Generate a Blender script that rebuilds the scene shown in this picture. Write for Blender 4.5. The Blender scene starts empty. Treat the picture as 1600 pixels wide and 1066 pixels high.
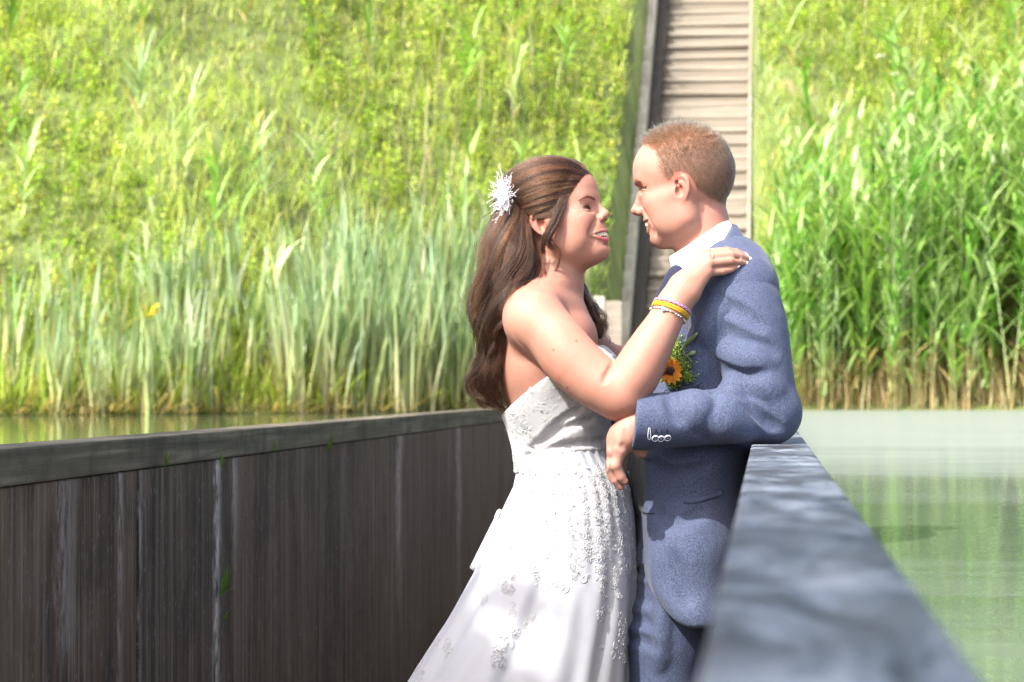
import bpy, bmesh, math, random
import numpy as np
from mathutils import Vector, Matrix, Euler
from math import radians, sin, cos, pi, sqrt
random.seed(7)
RNG = np.random.default_rng(7)
SC = bpy.context.scene
COL = SC.collection

# ---------------------------------------------------------------- camera
CAMZ = 1.27
F_PX = 3778.0            # focal length in pixels of a 1600 px wide picture
D0 = 4.65                # distance of the couple
cam_d = bpy.data.cameras.new('camera')
cam = bpy.data.objects.new('camera', cam_d)
COL.objects.link(cam)
cam_d.sensor_width = 36.0
cam_d.lens = F_PX / 1600 * 36.0
cam_d.clip_start = 0.05
cam_d.clip_end = 600
cam.location = (0, 0, CAMZ)
YAW = math.atan(395 / F_PX)
PITCH = math.atan(72 / F_PX)
cam.rotation_euler = (pi / 2 + PITCH, 0, YAW)
cam_d.dof.use_dof = True
cam_d.dof.focus_distance = D0 - 0.08
cam_d.dof.aperture_fstop = 8.5
SC.camera = cam
CM = np.array((Matrix.Translation(cam.location) @ cam.rotation_euler.to_matrix().to_4x4()))

# ---------------------------------------------------------------- world, sun, exposure
SUN_TO = Vector((-0.50, -0.60, 0.80)).normalized()     # direction towards the sun
elev = math.asin(SUN_TO.z)
azim = math.atan2(SUN_TO.x, SUN_TO.y)
world = bpy.data.worlds.new("World")
SC.world = world
world.use_nodes = True
wn = world.node_tree.nodes
wl = world.node_tree.links
wn.clear()
w_out = wn.new('ShaderNodeOutputWorld')
w_bg = wn.new('ShaderNodeBackground')
w_sky = wn.new('ShaderNodeTexSky')
w_sky.sky_type = 'NISHITA'
w_sky.sun_disc = False
w_sky.sun_elevation = elev
w_sky.sun_rotation = azim
w_sky.air_density = 0.8
w_sky.dust_density = 6.0
w_sky.ozone_density = 0.15
w_bg.inputs['Strength'].default_value = 0.15
wl.new(w_sky.outputs[0], w_bg.inputs['Color'])
wl.new(w_bg.outputs[0], w_out.inputs['Surface'])
sun_d = bpy.data.lights.new('sun', 'SUN')
sun = bpy.data.objects.new('sun', sun_d)
COL.objects.link(sun)
sun_d.energy = 2.7
sun_d.angle = radians(0.53)
sun_d.color = (1.0, 0.95, 0.87)
sun.rotation_euler = SUN_TO.to_track_quat('Z', 'Y').to_euler()
sun.location = (-10, -12, 20)
SC.view_settings.view_transform = 'Standard'
SC.view_settings.look = 'None'
SC.view_settings.gamma = 1.0
SC.view_settings.use_curve_mapping = False
SC.view_settings.exposure = 1.95
SC.cycles.max_bounces = 8
SC.cycles.transparent_max_bounces = 12
SC.cycles.use_denoising = True
SC.cycles.denoising_input_passes = 'RGB_ALBEDO_NORMAL'
SC.cycles.denoising_prefilter = 'NONE'
SC.cycles.use_adaptive_sampling = False
SC.cycles.sample_clamp_indirect = 6.0

# ---------------------------------------------------------------- helpers
def new_mat(name):
    m = bpy.data.materials.new(name)
    m.use_nodes = True
    nt = m.node_tree
    nt.nodes.clear()
    return m, nt

class NT:
    """small node-graph writer"""
    def __init__(self, name):
        self.m, self.t = new_mat(name)
        self.out = self.n('ShaderNodeOutputMaterial')
    def n(self, kind, **kw):
        nd = self.t.nodes.new(kind)
        for k, v in kw.items():
            setattr(nd, k, v)
        return nd
    def set(self, sock, v):
        if isinstance(v, bpy.types.NodeSocket):
            self.t.links.new(v, sock)
        elif isinstance(v, (tuple, list)) and len(v) == 3 and sock.type == 'RGBA':
            sock.default_value = (*v, 1)
        else:
            sock.default_value = v
    def coord(self, which='Object'):
        return self.n('ShaderNodeTexCoord').outputs[which]
    def pos(self):
        return self.n('ShaderNodeNewGeometry').outputs['Position']
    def mapping(self, v, scale=(1, 1, 1), loc=(0, 0, 0), rot=(0, 0, 0)):
        m = self.n('ShaderNodeMapping')
        self.set(m.inputs['Vector'], v)
        m.inputs['Scale'].default_value = scale
        m.inputs['Location'].default_value = loc
        m.inputs['Rotation'].default_value = rot
        return m.outputs[0]
    def noise(self, v, scale, detail=4, rough=0.55, dist=0.0, color=False):
        m = self.n('ShaderNodeTexNoise')
        self.set(m.inputs['Vector'], v)
        m.inputs['Scale'].default_value = scale
        m.inputs['Detail'].default_value = detail
        m.inputs['Roughness'].default_value = rough
        m.inputs['Distortion'].default_value = dist
        return m.outputs['Color' if color else 'Fac']
    def voro(self, v, scale, feature='F1', out='Distance', rnd=1.0):
        m = self.n('ShaderNodeTexVoronoi', feature=feature)
        self.set(m.inputs['Vector'], v)
        m.inputs['Scale'].default_value = scale
        m.inputs['Randomness'].default_value = rnd
        return m.outputs[out]
    def ramp(self, fac, stops, interp='LINEAR'):
        r = self.n('ShaderNodeValToRGB')
        r.color_ramp.interpolation = interp
        e = r.color_ramp.elements
        while len(e) < len(stops):
            e.new(0.5)
        for el, (p, c) in zip(e, stops):
            el.position = p
            el.color = (c, c, c, 1) if isinstance(c, (int, float)) else (*c, 1)
        self.set(r.inputs[0], fac)
        return r.outputs[0]
    def math(self, op, a, b=0.0, c=0.0, clamp=False):
        m = self.n('ShaderNodeMath', operation=op, use_clamp=clamp)
        self.set(m.inputs[0], a); self.set(m.inputs[1], b); self.set(m.inputs[2], c)
        return m.outputs[0]
    def mix(self, fac, a, b, mode='MIX'):
        m = self.n('ShaderNodeMix', data_type='RGBA', blend_type=mode)
        self.set(m.inputs[0], fac)
        self.set(m.inputs[6], a); self.set(m.inputs[7], b)
        return m.outputs[2]
    def sep(self, v):
        s = self.n('ShaderNodeSeparateXYZ'); self.set(s.inputs[0], v)
        return s.outputs
    def attr(self, name, out='Color'):
        a = self.n('ShaderNodeAttribute'); a.attribute_name = name
        return a.outputs[out]
    def bump(self, h, strength=0.3, dist=0.01, normal=None):
        b = self.n('ShaderNodeBump')
        b.inputs['Strength'].default_value = strength
        b.inputs['Distance'].default_value = dist
        self.set(b.inputs['Height'], h)
        if normal is not None:
            self.set(b.inputs['Normal'], normal)
        return b.outputs[0]
    def bsdf(self, color, rough=0.6, normal=None, spec=0.5, **kw):
        p = self.n('ShaderNodeBsdfPrincipled')
        self.set(p.inputs['Base Color'], color)
        self.set(p.inputs['Roughness'], rough)
        p.inputs['Specular IOR Level'].default_value = spec
        if normal is not None:
            self.set(p.inputs['Normal'], normal)
        for k, v in kw.items():
            self.set(p.inputs[k.replace('_', ' ')], v)
        return p.outputs[0]
    def done(self, shader, disp=None):
        self.t.links.new(shader, self.out.inputs['Surface'])
        if disp is not None:
            self.t.links.new(disp, self.out.inputs['Displacement'])
        return self.m

def mesh_np(name, V, faces, mat=None, smooth=False, cols=None, colname='tint'):
    """mesh from arrays; faces = (n,3) or (n,4) array or a list of such arrays"""
    if not isinstance(faces, list):
        faces = [faces]
    me = bpy.data.meshes.new(name)
    V = np.asarray(V, dtype=np.float32)
    me.vertices.add(len(V))
    me.vertices.foreach_set('co', V.ravel())
    idx = np.concatenate([np.asarray(f, dtype=np.int32).ravel() for f in faces])
    tot = np.concatenate([np.full(len(f), np.asarray(f).shape[1], dtype=np.int32) for f in faces])
    st = np.concatenate([[0], np.cumsum(tot)[:-1]]).astype(np.int32)
    me.loops.add(len(idx))
    me.loops.foreach_set('vertex_index', idx)
    me.polygons.add(len(tot))
    me.polygons.foreach_set('loop_start', st)
    me.polygons.foreach_set('loop_total', tot)
    me.polygons.foreach_set('use_smooth', np.full(len(tot), bool(smooth)))
    me.update(calc_edges=True)
    if cols is not None:
        a = me.color_attributes.new(colname, 'FLOAT_COLOR', 'POINT')
        c = np.ones((len(V), 4), dtype=np.float32)
        c[:, :3] = cols
        a.data.foreach_set('color', c.ravel())
    if mat is not None:
        me.materials.append(mat)
    me.validate()
    return me

def tag(o, label=None, cat=None, group=None, kind=None):
    if label: o['label'] = label
    if cat: o['category'] = cat
    if group: o['group'] = group
    if kind: o['kind'] = kind
    return o

def link(name, data, parent=None, loc=None, rot=None):
    o = bpy.data.objects.new(name, data)
    COL.objects.link(o)
    if parent is not None:
        o.parent = parent
    if loc is not None:
        o.location = loc
    if rot is not None:
        o.rotation_euler = rot
    return o

def empty(name, loc=(0, 0, 0), rz=0.0):
    o = bpy.data.objects.new(name, None)
    o.empty_display_size = 0.1
    COL.objects.link(o)
    o.location = loc
    o.rotation_euler = (0, 0, rz)
    return o

def box_data(x0, x1, y0, y1, z0, z1):
    V = [(x0, y0, z0), (x1, y0, z0), (x1, y1, z0), (x0, y1, z0), (x0, y0, z1), (x1, y0, z1), (x1, y1, z1), (x0, y1, z1)]
    F = [(0, 3, 2, 1), (4, 5, 6, 7), (0, 1, 5, 4), (1, 2, 6, 5), (2, 3, 7, 6), (3, 0, 4, 7)]
    return V, F

def box_mesh(name, b, mat, bevel=0.0, seg=1):
    bm = bmesh.new()
    V, F = box_data(*b)
    vs = [bm.verts.new(v) for v in V]
    for f in F:
        bm.faces.new([vs[i] for i in f])
    if bevel > 0:
        bmesh.ops.bevel(bm, geom=list(bm.edges), offset=bevel, segments=seg, profile=0.6, affect='EDGES')
    me = bpy.data.meshes.new(name)
    bm.to_mesh(me); bm.free()
    me.materials.append(mat)
    return me

def tube_np(P, R, n=8, cap=True):
    """tube along points P with radii R -> verts, quad faces, tri faces"""
    P = np.asarray(P, float); R = np.broadcast_to(np.asarray(R, float), (len(P),))
    T = np.gradient(P, axis=0); T /= np.linalg.norm(T, axis=1)[:, None] + 1e-12
    up = np.array((0, 0, 1.0)) if abs(T[0][2]) < 0.9 else np.array((1.0, 0, 0))
    N = np.cross(T[0], up); N /= np.linalg.norm(N)
    V = []
    a = np.arange(n) * 2 * pi / n
    for i in range(len(P)):
        N = N - T[i] * N.dot(T[i]); N /= np.linalg.norm(N) + 1e-12
        B = np.cross(T[i], N)
        V.append(P[i] + R[i] * (np.cos(a)[:, None] * N + np.sin(a)[:, None] * B))
    V = np.concatenate(V)
    q = []
    for i in range(len(P) - 1):
        for j in range(n):
            k = (j + 1) % n
            q.append((i * n + j, i * n + k, (i + 1) * n + k, (i + 1) * n + j))
    t = []
    if cap:
        c0, c1 = len(V), len(V) + 1
        V = np.vstack([V, P[0], P[-1]])
        for j in range(n):
            k = (j + 1) % n
            t.append((c0, k, j)); t.append((c1, (len(P) - 1) * n + j, (len(P) - 1) * n + k))
    return V, np.array(q), np.array(t).reshape(-1, 3)

class Soup:
    """gathers tubes / raw arrays into one mesh"""
    def __init__(self):
        self.V, self.Q, self.T, self.C, self.n = [], [], [], [], 0
    def add(self, V, Q=None, T=None, col=None):
        V = np.asarray(V, float)
        if Q is not None and len(Q): self.Q.append(np.asarray(Q) + self.n)
        if T is not None and len(T): self.T.append(np.asarray(T) + self.n)
        self.V.append(V); self.n += len(V)
        if col is not None:
            self.C.append(np.broadcast_to(np.asarray(col, float), (len(V), 3)))
    def tube(self, P, R, n=6, col=None, cap=True):
        self.add(*tube_np(P, R, n, cap), col=col)
    def build(self, name, mat, smooth=True):
        fs = []
        if self.Q: fs.append(np.concatenate(self.Q))
        if self.T: fs.append(np.concatenate(self.T))
        return mesh_np(name, np.concatenate(self.V), fs, mat, smooth, np.concatenate(self.C) if self.C else None)

def copy_tree(o, parent=None):
    c = o.copy(); COL.objects.link(c)
    if parent is not None:
        c.parent = parent
    for ch in list(o.children):
        copy_tree(ch, c)
    return c
# ================================================================ setting: water, hill, bridge, stairs
WATER_Z = CAMZ - 0.30
CAP_Z = CAMZ - 0.105
XL, XR = -1.30, -0.0245        # inner faces of the two bridge walls
CAPW = 0.104
SHORE = [(-60, 20), (-30, 22), (-14, 23.5), (-9, 24.5), (-7, 25.5), (-5, 27.5), (-3, 29.5), (-1.5, 30.5), (0.3, 31.0), (1.2, 31.5), (4, 32), (9, 32.2), (30, 33), (60, 35)]
def shore_y(x):
    xs, ys = zip(*SHORE)
    return np.interp(x, xs, ys)

def hill_z(x, y):
    """terrain height over water level"""
    d = y - shore_y(x)
    z = np.where(d < 0, d * 0.5, 0)
    s = np.clip(d, 0, None)
    bank = np.minimum(s * 0.35, 0.12) + np.clip(s - 0.5, 0, None) * 0.70
    bank = np.where(s > 14.5, np.minimum(bank, 9.9 + (s - 14.5) * 0.15), bank)
    w = 0.16 * np.sin(x * 0.9 + y * 0.5) + 0.10 * np.sin(x * 2.1 - y * 1.3) + 0.2 * np.sin(x * 0.31 + 1.3)
    return WATER_Z + z + bank + np.clip(s, 0, 3) / 3 * w

# ---- ground / hill sheet
def build_hill():
    ux = np.concatenate([np.linspace(-60, -14, 24), np.linspace(-13.5, 9, 120), np.linspace(9.5, 60, 26)])
    ud = np.concatenate([np.linspace(-6, 0, 5), np.linspace(0.1, 18, 90), np.linspace(19, 60, 20)])
    X, Dd = np.meshgrid(ux, ud, indexing='ij')
    Y = shore_y(X) + Dd
    Z = hill_z(X, Y)
    # cut for the stair trench
    m = (X > -2.12) & (X < -0.10) & (Dd > -2)
    Z = np.where(m, Z - 1.6, Z)
    n, k = X.shape
    V = np.stack([X, Y, Z], -1).reshape(-1, 3)
    i = np.arange(n - 1)[:, None] * k + np.arange(k - 1)[None]
    Fq = np.stack([i, i + k, i + k + 1, i + 1], -1).reshape(-1, 4)
    g = NT('hill_soil')
    p = g.pos()
    c = g.ramp(g.noise(p, 1.3, 5), [(0.3, (0.060, 0.075, 0.020)), (0.55, (0.10, 0.14, 0.035)), (0.75, (0.15, 0.15, 0.06))])
    m_ = g.done(g.bsdf(c, 0.9, g.bump(g.noise(p, 30, 4), 0.6, 0.05)))
    tag(link('hillside', mesh_np('hillside', V, Fq, m_, True)), kind='structure')
build_hill()

# lake bed under the water
g = NT('lake_bed')
lb = g.done(g.bsdf((0.03, 0.035, 0.018), 0.9))
me = mesh_np('lake_bed', [(-80, -40, WATER_Z - 0.9), (80, -40, WATER_Z - 0.9), (80, 40, WATER_Z - 0.9), (-80, 40, WATER_Z - 0.9)], np.array([[0, 1, 2, 3]]), lb)
tag(link('lake_bed', me), kind='structure')

# ---- water: left sheet, right sheet (a thin film of pond scum drifts on the right one)
def water_mat():
    g = NT('pond_water')
    p = g.pos()
    x, y, z = g.sep(p)[:3]
    # long film streaks lying across the view
    wv = g.noise(g.mapping(p, (0.5, 0.9, 1)), 0.9, 3, 0.5)
    pd = g.mapping(p, (0.20, 0.9, 1))
    s1 = g.noise(pd, 0.55, 5, 0.6, 0.8)
    s2 = g.noise(g.mapping(p, (0.35, 2.6, 1)), 2.1, 5, 0.65, 0.5)
    far = g.n('ShaderNodeMapRange'); far.inputs[1].default_value = 5.5; far.inputs[2].default_value = 13.5
    g.set(far.inputs[0], y)
    right = g.n('ShaderNodeMapRange'); right.inputs[1].default_value = -0.4; right.inputs[2].default_value = 0.0
    g.set(right.inputs[0], x)
    f = g.math('ADD', g.math('MULTIPLY', s1, 0.75), g.math('MULTIPLY', s2, 0.22))
    f = g.math('ADD', f, g.math('MULTIPLY', far.outputs[0], 0.55))
    f = g.math('SUBTRACT', f, 0.40)
    f = g.math('MULTIPLY', f, 1.7, clamp=True)
    f = g.math('MAXIMUM', f, 0.16)
    f = g.math('MULTIPLY', f, right.outputs[0], clamp=True)
    f = g.math('MULTIPLY', f, 0.90, clamp=True)
    filmc = g.mix(s2, (0.120, 0.146, 0.120), (0.165, 0.190, 0.163))
    film = g.bsdf(filmc, 0.55, spec=0.5)
    rip = g.noise(g.mapping(p, (1.2, 3.0, 1)), 3.0, 3, 0.5)
    fine = g.noise(g.mapping(p, (2, 5, 1)), 10.0, 2, 0.5)
    nb = g.bump(g.math('ADD', rip, g.math('MULTIPLY', fine, 0.2)), 0.05, 0.02)
    wat = g.bsdf((0.055, 0.085, 0.045), 0.03, nb, IOR=1.33)
    mx = g.n('ShaderNodeMixShader')
    g.set(mx.inputs[0], f)
    g.t.links.new(wat, mx.inputs[1]); g.t.links.new(film, mx.inputs[2])
    return g.done(mx.outputs[0])
WM = water_mat()
def sheet(name, x0, x1, y0, y1, z, mat):
    return tag(link(name, mesh_np(name, [(x0, y0, z), (x1, y0, z), (x1, y1, z), (x0, y1, z)], np.array([[0, 1, 2, 3]]), mat)), kind='structure')
sheet('water', XR + CAPW - 0.004, 70, -30, 37, WATER_Z, WM)
sheet('water', -70, XL - CAPW + 0.004, -30, 34, WATER_Z, WM)

# ---- bridge deck
def plank_mat(name, c0, c1, c2, streak=True, rough=0.75, scale=1.0, spec=0.4):
    g = NT(name)
    p = g.pos()
    rnd = g.n('ShaderNodeObjectInfo').outputs['Random']
    off = g.n('ShaderNodeCombineXYZ'); g.set(off.inputs[0], g.math('MULTIPLY', rnd, 17.0)); g.set(off.inputs[1], g.math('MULTIPLY', rnd, 9.0))
    va = g.n('ShaderNodeVectorMath', operation='ADD'); g.set(va.inputs[0], p); g.set(va.inputs[1], off.outputs[0])
    v = va.outputs[0]
    gr = g.noise(g.mapping(v, (46, 46, 3.0)), 1.0 * scale, 7, 0.72, 0.5)
    big = g.noise(v, 2.2, 5, 0.6)
    c = g.ramp(gr, [(0.30, c0), (0.52, c1), (0.74, c2)])
    c = g.mix(g.ramp(big, [(0.35, 0.0), (0.7, 0.6)]), c, c0)
    c = g.mix(g.math('MULTIPLY', rnd, 0.45), c, c2)
    return g, c, gr, v, p

def wall_mat():
    g, c, gr, v, p = plank_mat('weathered_wall_boards', (0.016, 0.0092, 0.0050), (0.056, 0.0345, 0.0200), (0.165, 0.110, 0.068))
    x, y, z = g.sep(p)[:3]
    coarse = g.noise(g.mapping(p, (18, 18, 1.1)), 1.0, 5, 0.6, 0.4)
    c = g.mix(g.ramp(coarse, [(0.34, 0.75), (0.52, 0.0)]), c, (0.014, 0.0085, 0.0050))
    c = g.mix(g.ramp(coarse, [(0.54, 0.0), (0.72, 0.65)]), c, (0.125, 0.085, 0.054))
    blot = g.noise(g.mapping(p, (1, 2.2, 1.3)), 2.1, 6, 0.65, 0.5)
    c = g.mix(g.ramp(blot, [(0.36, 0.70), (0.52, 0.0)]), c, (0.013, 0.009, 0.006))
    c = g.mix(g.ramp(blot, [(0.54, 0.0), (0.70, 0.5)]), c, (0.130, 0.100, 0.072))
    # pale lime drips in narrow vertical runs
    runs = g.noise(g.mapping(p, (1, 26, 0.55)), 1.0, 4, 0.6)
    c = g.mix(g.ramp(runs, [(0.54, 0.0), (0.70, 0.6)]), c, (0.170, 0.135, 0.100))
    runs2 = g.noise(g.mapping(p, (1, 75, 1.3)), 1.0, 3, 0.6)
    c = g.mix(g.ramp(runs2, [(0.57, 0.0), (0.72, 0.6)]), c, (0.25, 0.205, 0.16))
    brk = g.noise(g.mapping(p, (4, 14, 5)), 3.0, 6, 0.7)
    drift = g.noise(g.mapping(p, (1, 1, 2.2)), 1.6, 3, 0.5)
    def band(yc, w, z0, z1, col, amt, c):
        d = g.math('ABSOLUTE', g.math('SUBTRACT', g.math('ADD', y, g.math('ADD', g.math('MULTIPLY', g.math('SUBTRACT', brk, 0.5), w * 2.2), g.math('MULTIPLY', g.math('SUBTRACT', drift, 0.5), w * 1.6))), yc))
        a = g.n('ShaderNodeMapRange'); a.inputs[1].default_value = w; a.inputs[2].default_value = 0.15 * w
        g.set(a.inputs[0], d)
        zz = g.n('ShaderNodeMapRange'); zz.inputs[1].default_value = z0; zz.inputs[2].default_value = z1; g.set(zz.inputs[0], z)
        f = g.math('MULTIPLY', g.math('MULTIPLY', a.outputs[0], zz.outputs[0]), g.math('MULTIPLY', g.ramp(brk, [(0.36, 0.0), (0.62, 1.0)]), amt))
        return g.mix(f, c, col)
    for (yc, w, z0, z1, col, amt) in [(5.67, 0.05, 0.0, 0.5, (0.55, 0.50, 0.44), 1.0), (5.86, 0.05, 0.75, 1.05, (0.34, 0.31, 0.27), 0.9),
                                      (8.55, 0.10, 0.35, 1.0, (0.48, 0.42, 0.36), 0.95), (10.25, 0.13, 0.2, 0.8, (0.48, 0.41, 0.35), 0.95),
                                      (4.80, 0.03, 0.5, 1.0, (0.34, 0.30, 0.26), 0.9), (4.95, 0.02, 0.2, 0.9, (0.32, 0.28, 0.24), 0.8),
                                      (4.37, 0.014, 0.72, 0.80, (0.16, 0.055, 0.02), 0.9), (4.42, 0.10, 0.72, 0.80, (0.26, 0.23, 0.20), 0.7), (7.4, 0.05, 0.5, 1.1, (0.20, 0.19, 0.18), 0.5)]:
        c = band(yc, w, z0, z1, col, amt, c)
    # scratches
    scr = g.voro(g.mapping(p, (1, 18, 3), rot=(0.35, 0, 0)), 3.0, 'DISTANCE_TO_EDGE')
    c = g.mix(g.ramp(scr, [(0.0, 0.30), (0.012, 0.0)]), c, (0.14, 0.135, 0.13))
    # specks of lichen
    sp = g.noise(g.mapping(p, (1, 1, .5)), 85, 3, 0.65)
    c = g.mix(g.ramp(sp, [(0.60, 0.0), (0.68, 0.7)]), c, (0.16, 0.145, 0.12))
    gz = g.n('ShaderNodeMapRange'); gz.inputs[1].default_value = 0.75; gz.inputs[2].default_value = 0.2; g.set(gz.inputs[0], z)
    c = g.mix(g.math('MULTIPLY', gz.outputs[0], g.ramp(g.noise(g.mapping(p, (1, 3, 1)), 1.4, 3), [(0.45, 0.0), (0.7, 0.55)])), c, (0.045, 0.048, 0.012))
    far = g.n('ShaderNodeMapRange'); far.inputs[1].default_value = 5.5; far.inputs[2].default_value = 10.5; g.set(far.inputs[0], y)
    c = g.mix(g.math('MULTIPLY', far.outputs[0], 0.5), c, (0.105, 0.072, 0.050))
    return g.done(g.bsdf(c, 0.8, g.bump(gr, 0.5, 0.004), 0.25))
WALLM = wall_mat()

def cap_mat():
    g, c, gr, v, p = plank_mat('weathered_cap_timber', (0.030, 0.030, 0.026), (0.058, 0.058, 0.050), (0.105, 0.105, 0.095))
    gr2 = g.noise(g.mapping(p, (14, 1.1, 40)), 1.0, 6, 0.65, 0.4)
    c = g.ramp(gr2, [(0.30, (0.040, 0.033, 0.020)), (0.52, (0.094, 0.079, 0.050)), (0.75, (0.21, 0.180, 0.122))])
    dark = g.noise(p, 6.0, 5, 0.62)
    c = g.mix(g.ramp(dark, [(0.46, 0.0), (0.62, 0.6)]), c, (0.022, 0.021, 0.010))
    return g.done(g.bsdf(c, 0.75, g.bump(gr2, 0.5, 0.004), 0.3))
CAPM = cap_mat()

def rail_mat():
    g = NT('grey_coated_parapet')
    p = g.pos()
    n1 = g.noise(g.mapping(p, (9, 3.6, 5), rot=(0, 0, 0.5)), 1.0, 6, 0.62, 1.6)
    n2 = g.noise(g.mapping(p, (20, 6, 10)), 1.0, 5, 0.65, 0.6)
    c = g.ramp(n1, [(0.40, (0.020, 0.024, 0.031)), (0.50, (0.088, 0.108, 0.138)), (0.62, (0.20, 0.228, 0.265))])
    c = g.mix(g.ramp(n2, [(0.40, 0.7), (0.58, 0.0)]), c, (0.030, 0.028, 0.030))
    sp = g.noise(p, 90, 3, 0.6)
    c = g.mix(g.ramp(sp, [(0.62, 0.0), (0.72, 0.35)]), c, (0.26, 0.26, 0.25))
    return g.done(g.bsdf(c, g.ramp(n2, [(0.4, 0.50), (0.7, 0.62)]), g.bump(n2, 0.15, 0.004), 0.22))
RAILM = rail_mat()

g, c, gr, v, p = plank_mat('deck_boards', (0.03, 0.025, 0.02), (0.07, 0.06, 0.05), (0.13, 0.12, 0.10))
DECKM = g.done(g.bsdf(c, 0.8, g.bump(gr, 0.4, 0.004), 0.3))
deck = empty('bridge_deck', (0, 0, 0)); tag(deck, kind='structure')
dm = box_mesh('deck_board', (XL + 0.003, XR - 0.003, 0, 0.138, -0.04, 0), DECKM, 0.004)
y = -2.0
while y < 9.0:
    link('deck_board', dm, deck, (0, y, random.uniform(-0.0015, 0.0015))); y += 0.145
link('deck_board', box_mesh('deck_board', (XL + 0.003, XR - 0.003, 9.0, 31.2, -0.04, 0), DECKM), deck)

def bridge_wall(name, xin, sgn, label, joints, cap_y1, capm):
    """xin = inner face, sgn = direction of its thickness; boards stand upright side by side"""
    r = empty(name, (xin, 0, 0)); tag(r, label, 'wall')
    cap_h = 0.066
    for a, b in zip(joints[:-1], joints[1:]):
        pr = random.uniform(0.0, 0.003)
        x0, x1 = (pr * -sgn, sgn * 0.06)
        b_ = box_mesh('board', (min(x0, x1), max(x0, x1), a + 0.0024, b - 0.0024, -0.3, CAP_Z - cap_h - 0.002), WALLM, 0.0022)
        link('board', b_, r)
    link('core', box_mesh('core', (min(sgn * 0.062, sgn * 0.097), max(sgn * 0.062, sgn * 0.097), joints[0], joints[-1], -0.4, CAP_Z - cap_h - 0.002), CAPM), r)
    return r, cap_h
jl = [1.6, 2.2, 2.75, 3.3, 3.85, 4.36, 4.79, 4.93, 5.2, 5.665, 5.84, 6.35, 6.9, 7.42, 7.95, 8.52, 9.1, 9.65, 10.22, 10.8, 11.4, 12.0, 12.6, 13.2]
jl += list(np.arange(15.0, 31.2, 1.8))
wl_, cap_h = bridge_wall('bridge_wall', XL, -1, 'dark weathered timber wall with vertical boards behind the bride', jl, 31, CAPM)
# left cap: lengths butted end to end, set a few mm proud of the boards
cy = [1.2, 5.97, 8.9, 12.4, 16, 20, 25, 31.0]
for a, b in zip(cy[:-1], cy[1:]):
    link('cap', box_mesh('cap', (-CAPW, 0.006, a + 0.001, b - 0.001, CAP_Z - cap_h, CAP_Z + random.uniform(-0.001, 0.001)), CAPM, 0.005, 2), wl_)
jr = list(np.arange(-2.0, 12.0, 0.55)) + list(np.arange(12.2, 31.2, 1.9))
wr_, cap_h = bridge_wall('bridge_wall', XR, 1, 'pale grey parapet wall the groom leans his elbow on', jr, 31, RAILM)
cyr = [-2.0, 6.3, 12.4, 20, 31.0]
for a, b in zip(cyr[:-1], cyr[1:]):
    link('cap', box_mesh('cap', (-0.001, CAPW, a + 0.001, b - 0.001, CAP_Z - cap_h, CAP_Z), RAILM, 0.006, 2), wr_)

# ---- stairs up the hill
g = NT('stair_timber')
p = g.pos()
rnd = g.n('ShaderNodeObjectInfo').outputs['Random']
gr = g.noise(g.mapping(p, (1.2, 10, 30)), 1.0, 5, 0.6)
c = g.ramp(gr, [(0.3, (0.15, 0.130, 0.105)), (0.55, (0.225, 0.202, 0.168)), (0.75, (0.30, 0.275, 0.235))])
c = g.mix(g.math('MULTIPLY', rnd, 0.7), c, (0.15, 0.130, 0.105))
STM = g.done(g.bsdf(c, 0.85, g.bump(gr, 0.5, 0.01)))
g = NT('stair_side_timber')
p = g.pos()
c = g.ramp(g.noise(g.mapping(p, (8, 2, 2)), 1.0, 5), [(0.3, (0.26, 0.245, 0.215)), (0.7, (0.44, 0.42, 0.375))])
SSM = g.done(g.bsdf(c, 0.85))
st = empty('staircase', (-0.8, 31.0, 0)); tag(st, 'weathered timber staircase climbing the green hillside behind the groom', 'stairs')
SX0, SX1 = -1.84, -0.26
RISE, RUN = 0.245, 0.36
NST = 40
tm = box_mesh('tread', (SX0, SX1, -0.022, RUN, -0.07, 0), STM, 0.014)
rm = box_mesh('riser', (SX0, SX1, 0.0, 0.03, -RISE, -0.06), STM)
for i in range(NST):
    z = (i + 1) * RISE
    yy = 31.0 + i * RUN
    t_ = link('tread', tm, st, (0.8 + random.uniform(-.008, .008), yy - 31.0 + random.uniform(-.03, .02), z + random.uniform(-.012, .012)), (random.uniform(-.02, .02), random.uniform(-.012, .012), random.uniform(-.012, .012)))
    link('riser', rm, st, (0.8, yy - 31.0 + 0.004, z))
g = NT('tarred_timber'); p = g.pos()  # near-black colour standing in for deep shade beside the treads
GAPM = g.done(g.bsdf(g.ramp(g.noise(g.mapping(p, (6, 1, 1)), 3.0, 4), [(.3, (0.010, 0.009, 0.007)), (.7, (0.030, 0.026, 0.020))]), .85))
def side(x0, x1, up, mat=None, name='side_board'):
    # strips along the stair edges, stepping up the slope
    for k in range(0, NST, 4):
        ya, yb = 30.9 + k * RUN, 30.9 + (k + 4) * RUN
        za, zb = (k + 1) * RISE, (k + 5) * RISE
        V = [(x0, ya, za - 0.5), (x1, ya, za - 0.5), (x1, yb, zb - 0.5), (x0, yb, zb - 0.5), (x0, ya, za + up), (x1, ya, za + up), (x1, yb - .012, zb + up), (x0, yb - .012, zb + up)]
        V = np.array(V) - np.array((-0.8, 31.0, 0))
        link(name, mesh_np(name, V, np.array([(0, 3, 2, 1), (4, 5, 6, 7), (0, 1, 5, 4), (1, 2, 6, 5), (2, 3, 7, 6), (3, 0, 4, 7)]), mat or SSM), st)
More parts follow.
